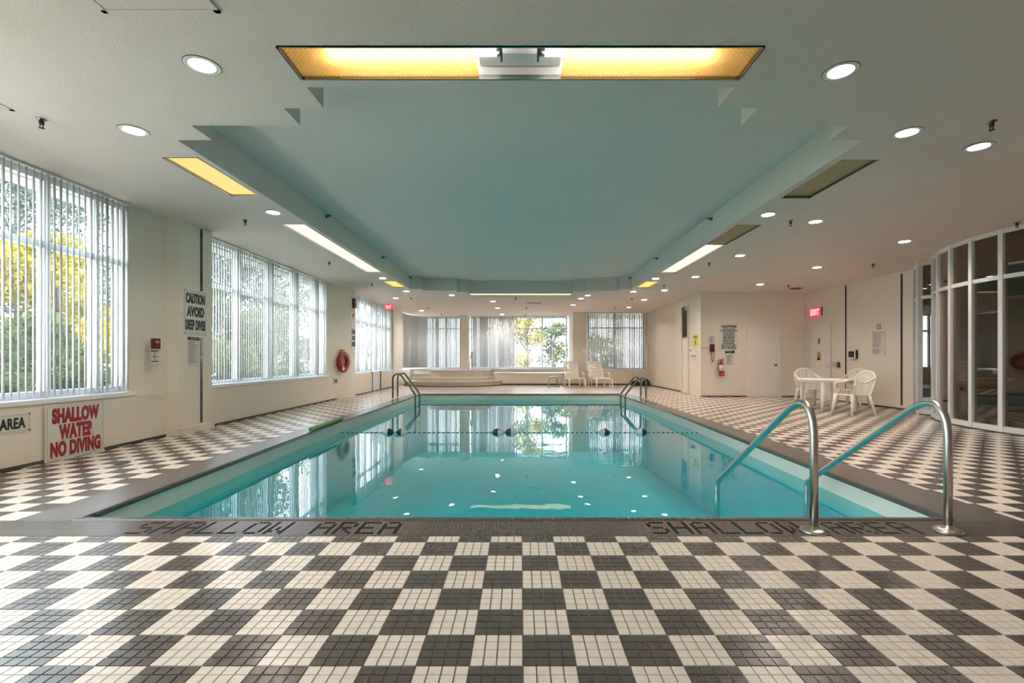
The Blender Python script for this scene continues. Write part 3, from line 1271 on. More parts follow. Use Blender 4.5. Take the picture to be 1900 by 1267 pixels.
plain_door(2, (6.91, 14.65, 0), 0, 1.02, 2.10)
t4, leaf4 = plain_door(3, (8.7, 14.42, 0), -PI / 2, 1.02, 2.16, knob=None)
MB().box(0.40, 0.50, -0.016, -0.012, 1.60, 1.76).build('pictogram_plate', M['grey_print'], leaf4)
k = MB().lathe([(0.018, 0.0), (0.0, 0.001)], (0.45, -0.0175, 1.71), 12, 'y')
k.box(0.438, 0.462, -0.0175, -0.016, 1.62, 1.69)
k.build('pictogram', M['letter_black'], leaf4)
yl = MB()
pts = [(0.375 + 0.07 * 1 - 0.07 * math.cos(a), 1.30 + 0.07 * math.sin(a)) for a in np.linspace(0, PI, 9)]
vs = [(x, -0.0165, z) for x, z in [(0.375, 1.12), (0.515, 1.12)] + pts[::-1]]
yl.add(vs, [tuple(range(len(vs)))])
yl.build('warning_sticker', M['orange'], leaf4)
MB().box(0.38, 0.51, -0.0185, -0.0166, 1.125, 1.19).box(0.41, 0.43, -0.0185, -0.0166, 1.22, 1.26).box(
    0.46, 0.48, -0.0185, -0.0166, 1.22, 1.26).build('sticker_print', M['letter_black'], leaf4)
MB().lathe([(0.022, 0), (0.022, -0.02), (0, -0.024)], (0.86, -0.012, 0.95), 12, 'y').build('lock', M['darksteel'], leaf4)
# slot door in the side wall, beside the dispenser
t5 = struct(empty('door_4', (5.5, 16.38, 0), -PI / 2))
MB().box(0.0, 0.06, -0.03, 0.06, 0, 2.95).box(0.62, 0.68, -0.03, 0.06, 0, 2.95).box(0.06, 0.62, -0.03, 0.06, 2.9, 2.95).build(
    'door_frame', M['wall_warm'], t5)
MB().box(0.07, 0.61, 0.0, 0.03, 0.02, 1.85).build('door_leaf', M['door'], t5)
MB().box(0.07, 0.61, 0.0, 0.02, 1.9, 2.88).build('glazed_slot', M['slot'], t5)


# ------------------------------------------------------------------ ceiling lights
def strip_light(key, label, lenses, splits):
    x0, x1, y0, y1 = FIX[key]
    t = empty('ceiling_light', ((x0 + x1) / 2, (y0 + y1) / 2, C))
    tag(t, label, 'ceiling light')
    hx, hy = (x1 - x0) / 2, (y1 - y0) / 2
    f = MB()
    for a, b, c, d in ((-hx, hx, -hy, -hy + .012), (-hx, hx, hy - .012, hy), (-hx, -hx + .012, -hy, hy), (hx - .012, hx, -hy, hy)):
        f.box(a, b, c, d, -0.003, 0.045)
    f.build('frame', M['darksteel'], t)
    MB().box(-hx, hx, -hy, hy, 0.05, 0.13).build('housing', M['white'], t)
    for (a, b), ln in zip(splits, lenses):
        a2, b2 = a - (y0 + y1) / 2, b - (y0 + y1) / 2
        MB().box(-hx + .013, hx - .013, a2 + .006, b2 - .006, 0.022, 0.03).build('diffuser', M[ln], t)
    return t


strip_light('la', 'short amber light panel over the left deck, nearest on that side', ['lens_warm'], [(4.972, 6.138)])
strip_light('lb', 'long lit white light panel over the left deck beside the wide window', ['lens_white'] * 3,
            [(7.432, 8.85), (8.85, 10.15), (10.15, 11.588)])
strip_light('lc', 'small yellow light panel over the left deck at the far end', ['lens_yellow'], [(12.862, 14.008)])
strip_light('ra', 'short unlit olive light panel over the right deck', ['lens_off'], [(5.032, 6.208)])
strip_light('rb', 'long light panel over the right deck, near third unlit', ['lens_off', 'lens_white', 'lens_white'],
            [(7.472, 8.87), (8.87, 10.2), (10.2, 11.628)])
strip_light('rc', 'small yellow light panel over the right deck at the far end', ['lens_yellow'], [(12.912, 14.068)])

# front fixture: prismatic lenses, open middle with bare tube ends
x0, x1, y0, y1 = FIX['front']
t = empty('ceiling_light', (0, (y0 + y1) / 2, C))
tag(t, 'wide amber prismatic light across the ceiling, its middle open showing tube ends', 'ceiling light')
hx, hy = 1.63, 0.19
f = MB()
for a, b, c, d in ((-hx, hx, -hy, -hy + .012), (-hx, hx, hy - .012, hy), (-hx, -hx + .012, -hy, hy), (hx - .012, hx, -hy, hy)):
    f.box(a, b, c, d, -0.004, 0.03)
f.build('frame', M['darksteel'], t)
hs = MB().box(-hx, hx, -hy, hy, 0.17, 0.18).box(-hx, hx, -hy - .01, -hy, 0, 0.18).box(-hx, hx, hy, hy + .01, 0, 0.18)
hs.box(-hx - .01, -hx, -hy, hy, 0, 0.18).box(hx, hx + .01, -hy, hy, 0, 0.18)
hs.build('housing', M['white'], t)
MB().box(-hx + .012, -0.31, -hy + .012, hy - .012, 0.014, 0.019).build('diffuser', M['prism'], t)
MB().box(0.30, hx - .012, -hy + .012, hy - .012, 0.014, 0.019).build('diffuser', M['prism'], t)
MB().box(-0.30, 0.29, 0.03, 0.17, 0.09, 0.165).build('ballast_cover', M['white'], t, bevel=0.004)
for sx in (-1, 1):
    for yy in (-0.08, -0.02):
        a, b = sx * 0.17, sx * 1.35
        MB().tube([(a, yy, 0.06), (b, yy, 0.06)], 0.019, 12).build('tube', M['tube'], t)
        MB().tube([(sx * 0.128, yy, 0.06), (a, yy, 0.06)], 0.019, 12).build('tube_cap', M['steel'], t)
    MB().box(sx * 0.128 - 0.012, sx * 0.128, -0.11, 0.01, 0.02, 0.1).build('lamp_holder', M['gap'], t)
# far fixture
x0, x1, y0, y1 = FIX['far']
t = empty('ceiling_light', (0, (y0 + y1) / 2, C))
tag(t, 'wide lit light across the far end of the ceiling recess', 'ceiling light')
f = MB()
for a, b, c, d in ((-hx, hx, -hy, -hy + .012), (-hx, hx, hy - .012, hy), (-hx, -hx + .012, -hy, hy), (hx - .012, hx, -hy, hy)):
    f.box(a, b, c, d, -0.004, 0.03)
f.build('frame', M['darksteel'], t)
MB().box(-hx, hx, -hy, hy, 0.05, 0.13).build('housing', M['white'], t)
MB().box(-hx + .012, -0.01, -hy + .012, hy - .012, 0.014, 0.03).build('diffuser', M['lens_far'], t)
MB().box(0.01, hx - .012, -hy + .012, hy - .012, 0.014, 0.03).build('diffuser', M['lens_far'], t)

# downlights
proto = None
for (x, y), lab in DOWN_XY:
    if proto is None:
        proto = empty('downlight', (0, 0, 0))
        MB().ring(0.084, 0.116, -0.005, 0.004, n=28).build('trim_ring', M['white'], proto)
        MB().ring(0.116, 0.120, -0.004, 0.003, n=28).build('shadow_gap', M['gap'], proto)
        MBm = MB()
        vs, fs = [], []
        for zz in (-0.004, 0.13):
            for k in range(28):
                a = 2 * PI * k / 28
                vs.append((0.0835 * math.cos(a), 0.0835 * math.sin(a), zz))
        for k in range(28):
            k2 = (k + 1) % 28
            fs.append((k, k2, 28 + k2, 28 + k))
        MBm.add(vs, fs, True)
        MBm.build('reflector', M['white'], proto)
        MB().lathe([(0.0, 0.035), (0.03, 0.038), (0.055, 0.048), (0.066, 0.065), (0.066, 0.115)], n=24).build('bulb', M['bulb'], proto)
        MB().ring(0.04, 0.14, 0.125, 0.14, n=20).build('housing', M['gap'], proto)
        t = proto
    else:
        t = copy_tree(proto)
    t.location = (x, y, zc(x))
    tag(t, lab, 'downlight', 'round downlights in the hall ceiling')

# sprinklers
SPR = [((77, 221), 'black sprinkler head at the left, above the first window'),
       ((455, 408), 'black sprinkler head left of the long lit panel, above the second window'),
       ((611, 486), 'black sprinkler head beside the far part of the long lit left panel'),
       ((690, 526), 'small black sprinkler head at the corner of the ceiling hatch'),
       ((763, 552), 'tiny black sprinkler head right of the red sign over the glass door'),
       ((795, 570.5), 'tiny black sprinkler head above the far left blinds'),
       ((819, 582.5), 'tiny black sprinkler head closest over the spa platform'),
       ((957, 552.5), 'tiny black sprinkler head beneath the far long light'),
       ((976.6, 570.5), 'tiny black sprinkler head below the small white ceiling vent'),
       ((974.7, 583), 'tiny black sprinkler head in the bay of the far middle window'),
       ((1172.5, 553), 'tiny black sprinkler head left of a downlight, above the far right blinds'),
       ((1140.7, 570.5), 'tiny black sprinkler head over the middle of the far right window'),
       ((1232, 529), 'small black sprinkler head above a downlight, beyond the half-lit right panel'),
       ((1316, 487.5), 'black sprinkler head right of the lit end of the half-lit panel'),
       ((1467, 409.5), 'black sprinkler head between two downlights by the half-lit panel'),
       ((1840, 225), 'black sprinkler head at the far right, nearest on that side'),
       ((1620, 489.5), 'small black sprinkler head above the pool rules sheet'),
       ((1887, 413), 'black sprinkler head touching the top of the curved glass'),
       ((1463, 529.5), 'small black sprinkler head above the plain door')]
sp = None
for (px, py), lab in SPR:
    x, y = ceil_pt(px, py)
    if sp is None:
        sp = empty('sprinkler_head')
        MB().lathe([(0.0, -0.008), (0.036, -0.006), (0.038, 0.0)], n=16).build('escutcheon', M['darksteel'], sp)
        MB().lathe([(0.013, -0.05), (0.019, -0.045), (0.019, -0.02), (0.013, -0.006)], n=12).build('body', M['black'], sp)
        MB().box(-0.016, -0.011, -0.003, 0.003, -0.075, -0.045).box(0.011, 0.016, -0.003, 0.003, -0.075, -0.045).build('yoke', M['black'], sp)
        MB().lathe([(0.0, -0.082), (0.022, -0.080), (0.022, -0.076), (0.0, -0.074)], n=12).build('deflector', M['black'], sp)
        t = sp
    else:
        t = copy_tree(sp)
    t.location = (x, y, zc(x))
    tag(t, lab, 'sprinkler', 'sprinkler heads under the hall ceiling')
# side-wall sprinklers in the recess
SW = [((-3.27, 8.05), 1, 'black side-wall sprinkler on the left face of the ceiling recess, nearer one'),
      ((-3.27, 11.3), 1, 'black side-wall sprinkler on the left face of the ceiling recess, farther one'),
      ((3.27, 8.2), -1, 'black side-wall sprinkler on the right face of the ceiling recess, nearest one'),
      ((3.27, 11.45), -1, 'black side-wall sprinkler on the right face of the ceiling recess, middle one'),
      ((3.27, 14.2), -1, 'black side-wall sprinkler at the far right corner of the ceiling recess'),
      ((-3.27, 14.1), 1, 'black side-wall sprinkler at the far left corner of the ceiling recess')]
for (x, y), s, lab in SW:
    t = empty('sprinkler_head', (x, y, 3.55))
    tag(t, lab, 'sprinkler', 'side-wall sprinklers in the ceiling recess')
    MB().lathe([(0.036, 0), (0.034, s * 0.008), (0.0, s * 0.010)], n=14, axis='x').build('escutcheon', M['darksteel'], t)
    MB().lathe([(0.014, s * 0.008), (0.016, s * 0.05), (0.0, s * 0.055)], n=10, axis='x').build('body', M['black'], t)
    MB().box(min(s * .05, s * .085), max(s * .05, s * .085), -0.03, 0.03, 0.008, 0.013).build('deflector', M['black'], t)


# ceiling hatches and vents
def hatch(x0, x1, y0, y1, label):
    xm, ym = (x0 + x1) / 2, (y0 + y1) / 2
    t = empty('ceiling_hatch', (xm, ym, zc(xm)))
    tag(t, label, 'hatch')
    a, b = (x1 - x0) / 2, (y1 - y0) / 2
    f = MB()
    for q in ((-a, a, -b, -b + .03), (-a, a, b - .03, b), (-a, -a + .03, -b, b), (a - .03, a, -b, b)):
        f.box(*q, -0.012, 0.006)
    f.build('frame', M['ceiling'], t)
    MB().box(-a + .03, a - .03, -b + .03, b - .03, -0.0035, 0.004).build('gap_shadow', M['gap'], t)
    MB().box(-a + .033, a - .033, -b + .033, b - .033, -0.009, 0.003).build('panel', M['ceiling'], t)
    return t


hatch(-2.50, -1.80, 2.18, 2.88, 'large square access hatch in the ceiling, above the nearest left downlight')
hatch(-4.86, -4.26, 3.46, 4.04, 'access hatch in the left ceiling, cut off by the photo edge')
hatch(-4.78, -4.2, 13.15, 13.85, 'closed ceiling hatch with a dark joint, above the second left window end')
t = empty('ceiling_vent', (0.5, 17.75, C))
tag(t, 'small white slotted air vent in the far ceiling', 'vent')
MB().box(-0.3, 0.3, -0.09, 0.09, -0.012, 0.0).build('frame', M['white'], t)
for i in range(4):
    MB().box(-0.27, 0.27, -0.07 + i * 0.04, -0.055 + i * 0.04, -0.016, -0.011).build('slot', M['gap'], t)
x, y = ceil_pt(1477, 535)
t = empty('ceiling_opening', (x, y, zc(x)))
tag(t, 'dark round ceiling opening above the plain door', 'ceiling fixture')
MB().lathe([(0.0, -0.02), (0.12, -0.018), (0.15, 0.0)], n=20).build('grille', M['black'], t)  # black disc drawn for the dark round opening
MB().ring(0.145, 0.17, -0.01, 0.002).build('rim', M['darksteel'], t)


# ------------------------------------------------------------------ signs on the walls
def sign(name, label, loc, rz, w, h, mat='sign', th=0.008, border=None, bolts=False, cat='sign', bmat='letter_black',
         binset=0.02, bt=0.004):
    t = empty(name, loc, rz)
    tag(t, label, cat)
    MB().box(-w / 2, w / 2, -th, 0, 0, h).build('panel', M[mat], t)
    if border:
        m = MB()
        i, y = binset, -th
        for q in ((-w / 2 + i, w / 2 - i, i, i + bt), (-w / 2 + i, w / 2 - i, h - i - bt, h - i)):
            m.box(q[0], q[1], y - .001, y, q[2], q[3])
        for q in ((-w / 2 + i, -w / 2 + i + bt), (w / 2 - i - bt, w / 2 - i)):
            m.box(q[0], q[1], y - .001, y, i, h - i)
        m.build('border', M[bmat], t)
    if bolts:
        for sx in (-1, 1):
            for z in (0.012, h - 0.012):
                MB().lathe([(0.009, 0), (0.007, -0.004), (0, -0.005)], (sx * (w / 2 - .014), -th, z), 10, 'y').build(
                    'screw', M['gap'], t)
    return t


# SHALLOW WATER NO DIVING (leans on the low wall)
s = sign('wall_sign', 'large white board with dark red words SHALLOW WATER NO DIVING', (LX + 0.012, 5.69, 0.002), PI / 2, 0.76, 0.635,
         th=0.012, border=True, bmat='grey_print', binset=0.022, bt=0.003)
text('SHALLOW', M['letter_red'], s, 0.0, 0.505, 0.60, 0.178, -0.014, 0.05)
text('WATER', M['letter_red'], s, 0.0, 0.315, 0.44, 0.178, -0.014, 0.05)
text('NO DIVING', M['letter_red'], s, 0.0, 0.125, 0.64, 0.178, -0.014, 0.05)
MB().box(0.30, 0.345, -0.0145, -0.013, 0.032, 0.037).build('print', M['grey_print'], s)
# SHALLOW AREA
s = sign('wall_sign', 'narrow white sign on the low left wall ending in AREA', (LX + 0.002, 4.68, 0.385), PI / 2, 0.98, 0.195,
         border=True, bmat='brown', bt=0.004, binset=0.012, bolts=True)
text('SHALLOW', M['letter_black'], s, -0.14, 0.097, 0.50, 0.115, -0.010, 0.025)
text('AREA', M['letter_black'], s, 0.305, 0.097, 0.255, 0.115, -0.010, 0.025)
# CAUTION AVOID DEEP DIVES
s = sign('wall_sign', 'white sign CAUTION AVOID DEEP DIVES on the first left pillar', (-5.158, 7.60, 1.53), PI / 2, 0.50, 0.70,
         border=True, bmat='grey_print', bt=0.003, binset=0.008, bolts=True)
text('CAUTION', M['letter_black'], s, 0, 0.575, 0.44, 0.165, -0.010, 0.05)
text('AVOID', M['letter_black'], s, 0, 0.37, 0.40, 0.165, -0.010, 0.05)
text('DEEP DIVES', M['letter_black'], s, 0, 0.16, 0.46, 0.165, -0.010, 0.05)
MB().box(-0.2, 0.2, -0.0095, -0.008, 0.032, 0.04).build('print', M['rose_print'], s)
# notice below
s = sign('notice', 'paper notice with a black header under the AVOID DEEP DIVES sign', (-5.158, 7.56, 1.03), PI / 2, 0.26, 0.47,
         mat='paper', th=0.003)
MB().box(-0.135, 0.135, -0.006, -0.003, 0.42, 0.47).build('header', M['letter_black'], s)
bars(s, -0.10, 0.10, 0.452, 0.437, 1, M['paper'], -0.0066)
bars(s, -0.115, 0.115, 0.40, 0.30, 5, M['grey_print'], -0.004, False)
bars(s, -0.115, 0.115, 0.30, 0.17, 5, M['rose_print'], -0.004, False)
bars(s, -0.115, 0.115, 0.16, 0.06, 4, M['grey_print'], -0.004, False)
# fire pull station on the angled wall
ang = math.atan2(7.28 - 6.6, 0.18)


def on_slope(px, z):
    # intersection of the viewing ray with the angled wall face
    k = (px - 966) / FPX
    # x = k*y ; x = -5.34 + (y-6.6)*0.18/0.68
    y = (-5.34 - 6.6 * 0.18 / 0.68) / (k - 0.18 / 0.68)
    return (k * y + 0.003, y, z)


t = empty('fire_alarm_pull', on_slope(286, 1.30), ang)
tag(t, 'dark red fire alarm pull station on the angled wall by the first window', 'fire alarm')
MB().box(-0.055, 0.055, -0.05, 0, 0, 0.15).build('case', M['darkred'], t, bevel=0.006)
MB().box(-0.035, 0.035, -0.062, -0.05, 0.03, 0.055).build('handle', M['red'], t)
MB().box(-0.025, 0.03, -0.056, -0.05, 0.08, 0.12).build('window', M['grey_print'], t)
s = sign('notice', 'small white label with red print under the fire alarm pull station', on_slope(286, 1.07), ang, 0.12, 0.215,
         mat='paper', th=0.003)
MB().box(-0.055, 0.055, -0.005, -0.003, 0.195, 0.21).box(-0.01, 0.012, -0.005, -0.003, 0.06, 0.19).build('print', M['rose_print'], s)
MB().box(-0.05, 0.05, -0.0055, -0.003, 0.118, 0.125).box(-0.05, 0.055, -0.0055, -0.003, 0.045, 0.058).build('rule', M['letter_black'], s)
# second pillar things
s = sign('wall_sign', 'white three-line black lettered sign on the second left pillar', (-5.158, 14.78, 1.49), PI / 2, 0.32, 0.62)
text('CAUTION', M['letter_black'], s, 0, 0.50, 0.28, 0.14, -0.010, 0.05)
text('AVOID', M['letter_black'], s, 0, 0.31, 0.25, 0.14, -0.010, 0.05)
text('DEEP DIVES', M['letter_black'], s, 0, 0.12, 0.29, 0.14, -0.010, 0.05)
t = empty('alarm_horn', (-5.158, 14.78, 2.72), PI / 2)
tag(t, 'dark red alarm horn high on the second left pillar', 'alarm')
MB().box(-0.08, 0.08, -0.07, 0, 0, 0.30).build('case', M['darkred'], t, bevel=0.008)
MB().box(-0.06, 0.06, -0.078, -0.07, 0.04, 0.13).build('grille', M['black'], t)
s = sign('notice', 'small dark and yellow plate under the alarm horn', (-5.158, 14.78, 2.38), PI / 2, 0.16, 0.2, mat='yellow')
MB().box(-0.06, 0.06, -0.010, -0.008, 0.08, 0.16).build('print', M['letter_black'], s)
s = sign('wall_sign', 'small white sign DEEP AREA on the low wall under the life ring', (LX + 0.002, 13.92, 0.43), PI / 2, 0.72, 0.19)
text('DEEP', M['letter_black'], s, -0.15, 0.095, 0.26, 0.11, -0.010, 0.04)
text('AREA', M['letter_black'], s, 0.16, 0.095, 0.26, 0.11, -0.010, 0.04)


# life ring
def on_slope2(px, z, off=0.0):
    k = (px - 966) / FPX
    g = 0.20 / 1.37
    y = (-5.36 - 13.25 * g) / (k - g)
    return (k * y + off, y, z)


ang2 = math.atan2(1.37, 0.20)
t = empty('life_ring', on_slope2(632, 1.06, 0.085), ang2)
tag(t, 'red life ring hanging on the left wall beside the second window', 'life ring')
pts = [(0.225 * math.cos(a), 0, 0.225 * math.sin(a)) for a in np.linspace(0, 2 * PI, 33)[:-1]]
MB().tube(pts, 0.078, 14, ry=0.06, closed=True, up=(0, 1, 0)).build('ring', M['ringred'], t)
rp = [(0.30 * math.cos(a) * (1 + 0.05 * math.sin(4 * a)), -0.055, 0.30 * math.sin(a) * (1 + 0.05 * math.sin(4 * a))) for a in
      np.linspace(-0.2, PI * 0.95, 22)]
MB().tube(rp, 0.008, 6).build('rope', M['rose_print'], t)
MB().tube([(0.02 * i, -0.075 + 0.01 * math.sin(i), 0.24 + 0.05 * math.sin(i * 1.3)) for i in range(-6, 6)], 0.008, 6).build(
    'rope_coil', M['orange'], t)
MB().obox((-0.13, -0.062, -0.185), (0.045, 0, -0.02), (0, 0.012, 0), (0.02, 0, 0.045)).build('maker_patch', M['float_white'], t)
MB().box(-0.10, 0.10, 0.0, 0.075, 0.29, 0.33).box(-0.06, 0.06, -0.02, 0.075, 0.33, 0.37).build('bracket', M['orange'], t)

# red exit sign by the glass door
t = empty('exit_sign', (-5.235, 18.05, 2.98), 0)
EX = (-5.0, 18.3)
t.location = (-4.98, 18.2, 3.02)
tag(t, 'small red exit sign hanging over the far left glass door', 'exit sign')
MB().box(-0.17, 0.12, -0.03, 0.03, 0.0, 0.20).build('case', M['exit_glow'], t)
MB().box(-0.02, 0.02, -0.02, 0.02, 0.20, 0.245).build('bracket', M['white'], t)
text('EXIT', M['exit_text'], t, -0.02, 0.10, 0.2, 0.12, -0.031, 0.02)

# back right wall things (plane Y = 14.65)
KB = 14.65 / FPX


def rx(px):
    return (px - 966) * KB


def rzv(py):
    return H + (666 - py) * KB


YB = 14.647
s = sign('wall_sign', 'white CAUTION notice with many lines of small black print', (rx(1351.3), YB, rzv(650)), 0, 0.575, rzv(600.5) - rzv(650))
hh = rzv(600.5) - rzv(650)
text('CAUTION', M['letter_black'], s, 0.02, hh - 0.085, 0.44, 0.075, -0.010, 0.05)
bars(s, -0.25, 0.27, hh - 0.14, 0.04, 13, M['letter_black'], -0.010, fill=0.97)
s = sign('notice', 'small pale notice with a black header below the CAUTION notice', (rx(1354), YB, rzv(677.5)), 0, 0.24, 0.32, mat='paper',
         th=0.003)
MB().box(-0.14, 0.14, -0.008, 0, 0.365, 0.435).build('header', M['letter_black'], s)
bars(s, -0.10, 0.10, 0.41, 0.39, 1, M['paper'], -0.0085)
bars(s, -0.10, 0.10, 0.30, 0.03, 10, M['grey_print'], -0.004, False)
s = sign('notice', 'blank white paper above the dark red wall telephone', (rx(1320), YB, rzv(638)), 0, 0.22, 0.25, mat='paper', th=0.003)
bars(s, -0.08, 0.08, 0.22, 0.06, 5, M['grey_print'], -0.004)
# phone
t = empty('wall_telephone', (rx(1320.7), YB, rzv(653)))
tag(t, 'dark red wall telephone with a looped cord', 'telephone')
MB().box(-0.065, 0.065, -0.06, 0, 0, 0.24).build('case', M['darkred'], t, bevel=0.008)
MB().tube([(-0.035, -0.08, 0.01), (-0.035, -0.095, 0.06), (-0.035, -0.095, 0.18), (-0.035, -0.08, 0.23)], [0.025, 0.017, 0.017, 0.025], 10).build(
    'handset', M['darkred'], t)
cd = [(-0.045 + 0.10 * u, -0.05, -0.02 - 0.29 * math.sin(PI * u) ** 0.7) for u in np.linspace(0.0, 1, 15)]
cd[0] = (-0.045, -0.05, 0.01)
cd[-1] = (0.055, -0.05, 0.01)
MB().tube(cd, 0.009, 6).build('cord', M['darkred'], t)
MB().box(rx(1300) - rx(1320.7), -0.065, -0.02, 0, 0.11, 0.13).build('conduit', M['brown'], t)
# extinguisher
t = empty('fire_extinguisher', (rx(1336), YB - 0.085, rzv(697.5)))
tag(t, 'red fire extinguisher with a white label hanging on the beige wall', 'extinguisher')
MB().lathe([(0.0, 0.0), (0.06, 0.0), (0.068, 0.015), (0.068, 0.37), (0.05, 0.42), (0.022, 0.44), (0.022, 0.47)], n=20).build('cylinder', M['red'], t)
MB().lathe([(0.0695, 0.16), (0.0695, 0.34)], n=20).build('label_band', M['float_white'], t)
MB().box(-0.02, 0.07, -0.015, 0.015, 0.47, 0.49).obox((0.03, 0, 0.515), (0.05, 0, 0.012), (0, 0.012, 0), (0, 0, 0.008)).build('handle', M['black'], t)
MB().tube([(-0.02, 0, 0.48), (-0.06, -0.01, 0.50), (-0.095, -0.01, 0.45), (-0.10, -0.01, 0.35), (-0.09, -0.01, 0.17)], 0.013, 8).build(
    'hose', M['black'], t)
MB().box(-0.07, 0.07, -0.075, -0.069, 0.01, 0.14).build('plate', M['red'], t)
MB().box(0.005, 0.03, -0.078, -0.075, 0.05, 0.09).build('tag', M['float_white'], t)
MB().box(-0.05, 0.05, 0.06, 0.085, 0.20, 0.26).build('bracket', M['black'], t)


def side_pt(xw, px):
    return xw * FPX / (px - 966)


# side face with yellow sign and dispenser (plane X = 5.5)
ya, yb = side_pt(5.5, 1284.5), side_pt(5.5, 1297)
s = sign('wall_sign', 'yellow notice with a black figure above the white dispenser', (5.497, (ya + yb) / 2, 1.57), -PI / 2, abs(ya - yb) * 0.9, 0.34,
         mat='yellow')
MB().lathe([(0.035, 0), (0, -0.001)], (0, -0.009, 0.17), 12, 'y').box(-0.05, 0.05, -0.010, -0.008, 0.09, 0.13).box(
    -0.025, 0.025, -0.010, -0.008, 0.03, 0.10).build('figure', M['letter_black'], s)
bars(s, -0.2, 0.2, 0.32, 0.23, 2, M['letter_black'], -0.010)
t = empty('wall_dispenser', (5.497, side_pt(5.5, 1288.5), 1.27), -PI / 2)
tag(t, 'white dispenser box on the side wall beneath the yellow notice', 'dispenser')
MB().box(-0.13, 0.13, -0.11, 0, 0, 0.26).build('case', M['white'], t, bevel=0.01)
MB().box(-0.06, 0.06, -0.115, -0.11, 0.12, 0.2).build('print', M['grey_print'], t)
MB().box(-0.05, 0.05, -0.12, -0.02, -0.02, 0.0).build('spout', M['grey_print'], t)


# right wall (plane X = 8.7)
def rw(px, py):
    Y = side_pt(8.7, px)
    return Y, H + (666 - py) * Y / FPX


Y, Z = rw(1516, 587)
t = empty('exit_sign', (8.697, Y, Z), -PI / 2)
tag(t, 'glowing red EXIT sign on the right wall above the white door', 'exit sign')
MB().box(-0.30, 0.26, -0.05, 0, 0.0, 0.25).build('case', M['exit_glow'], t, bevel=0.008)
MB().box(0.262, 0.275, -0.055, 0, -0.005, 0.255).build('case_end', M['darksteel'], t)
text('EXIT', M['exit_text'], t, -0.02, 0.125, 0.40, 0.17, -0.052, 0.02)
Y, Z = rw(1554, 681)
t = empty('card_reader', (8.697, Y, Z), -PI / 2)
tag(t, 'small chrome box with a black face beside the white right wall door', 'wall device')
MB().box(-0.11, 0.11, -0.07, 0, 0, 0.14).build('case', M['black'], t, bevel=0.006)
MB().box(-0.11, 0.11, -0.078, -0.0705, 0, 0.14).build('face', M['steel'], t)
Y, Z = rw(1585, 665)
t = empty('wall_tablet', (8.697, Y, Z), -PI / 2)
tag(t, 'white framed black tablet intercom on the right wall', 'wall device')
MB().box(-0.14, 0.14, -0.06, 0, 0, 0.22).build('case', M['black'], t, bevel=0.006)
MB().box(-0.14, 0.14, -0.068, -0.0605, 0, 0.22).build('face_plate', M['white'], t)
MB().box(-0.115, 0.10, -0.071, -0.068, 0.03, 0.19).build('screen', M['black'], t)
Y, Z = rw(1630, 660)
s = sign('notice', 'framed sheet of pool rules in faint print on the right wall', (8.697, Y, Z), -PI / 2, 0.44, 0.62, mat='paper', border=True,
         bmat='float_white', binset=0.0, bt=0.03)
MB().box(-0.19, 0.19, -0.010, -0.008, 0.56, 0.572).build('rule', M['grey_print'], s)
bars(s, -0.17, 0.17, 0.53, 0.20, 9, M['rose_print'], -0.0095, False)
bars(s, -0.17, 0.17, 0.17, 0.05, 4, M['grey_print'], -0.0095, False)
Y, Z = rw(1631, 611)
s = sign('notice', 'small brown prohibition plate above the pool rules sheet', (8.697, Y, Z), -PI / 2, 0.14, 0.14, mat='brown')
pts = [(0.045 * math.cos(a), -0.010, 0.07 + 0.045 * math.sin(a)) for a in np.linspace(0, 2 * PI, 17)[:-1]]
MB().tube(pts, 0.007, 6, closed=True, up=(0, 1, 0)).tube([(-0.03, -0.010, 0.10), (0.03, -0.010, 0.04)], 0.007, 6).build('symbol', M['paper'], s)


# ------------------------------------------------------------------ handrails and ladders
def arc_pts(c, r, a0, a1, n, axis=None):
    return [(c[0] + r * math.cos(a), c[1] + r * math.sin(a)) for a in np.linspace(a0, a1, n)]


def fillet(P, rad, n=8):
    """round the corners of a 3D polyline"""
    P = [Vector(p) for p in P]
    out = [P[0]]
    for i in range(1, len(P) - 1):
        a, b, c = P[i - 1], P[i], P[i + 1]
        r = rad[i - 1] if isinstance(rad, (list, tuple)) else rad
        u, v = (a - b).normalized(), (c - b).normalized()
        ang_ = u.angle(v)
        tl = min(r / math.tan(ang_ / 2), (a - b).length * 0.49 * 2 * 0.98, (c - b).length * 0.98)
        p0, p1 = b + u * tl, b + v * tl
        for k in range(n + 1):
            s_ = k / n
            out.append(p0 * (1 - s_) ** 2 + b * 2 * s_ * (1 - s_) + p1 * s_ ** 2)
    out.append(P[-1])
    return out


def near_rail(x, label):
    t = empty('pool_handrail', (x, 3.21, 0))
    tag(t, label, 'handrail')
    P = [(0, 0, 0.0), (0, 0.0, 0.99), (0, 1.58, -0.07), (0, 1.60, -0.75)]
    MB().tube(fillet(P, [0.21, 0.10], 10), 0.0255, 18).build('rail', M['steel'], t)
    MB().lathe([(0.085, 0.0), (0.085, 0.012), (0.06, 0.022), (0.030, 0.030), (0.028, 0.045)], n=24).build('flange', M['steel'], t)
    return t


near_rail(1.963, 'curved steel pool handrail nearer the pool middle, in the foreground')
near_rail(2.86, 'curved steel pool handrail at the near right corner, rightmost in the foreground')


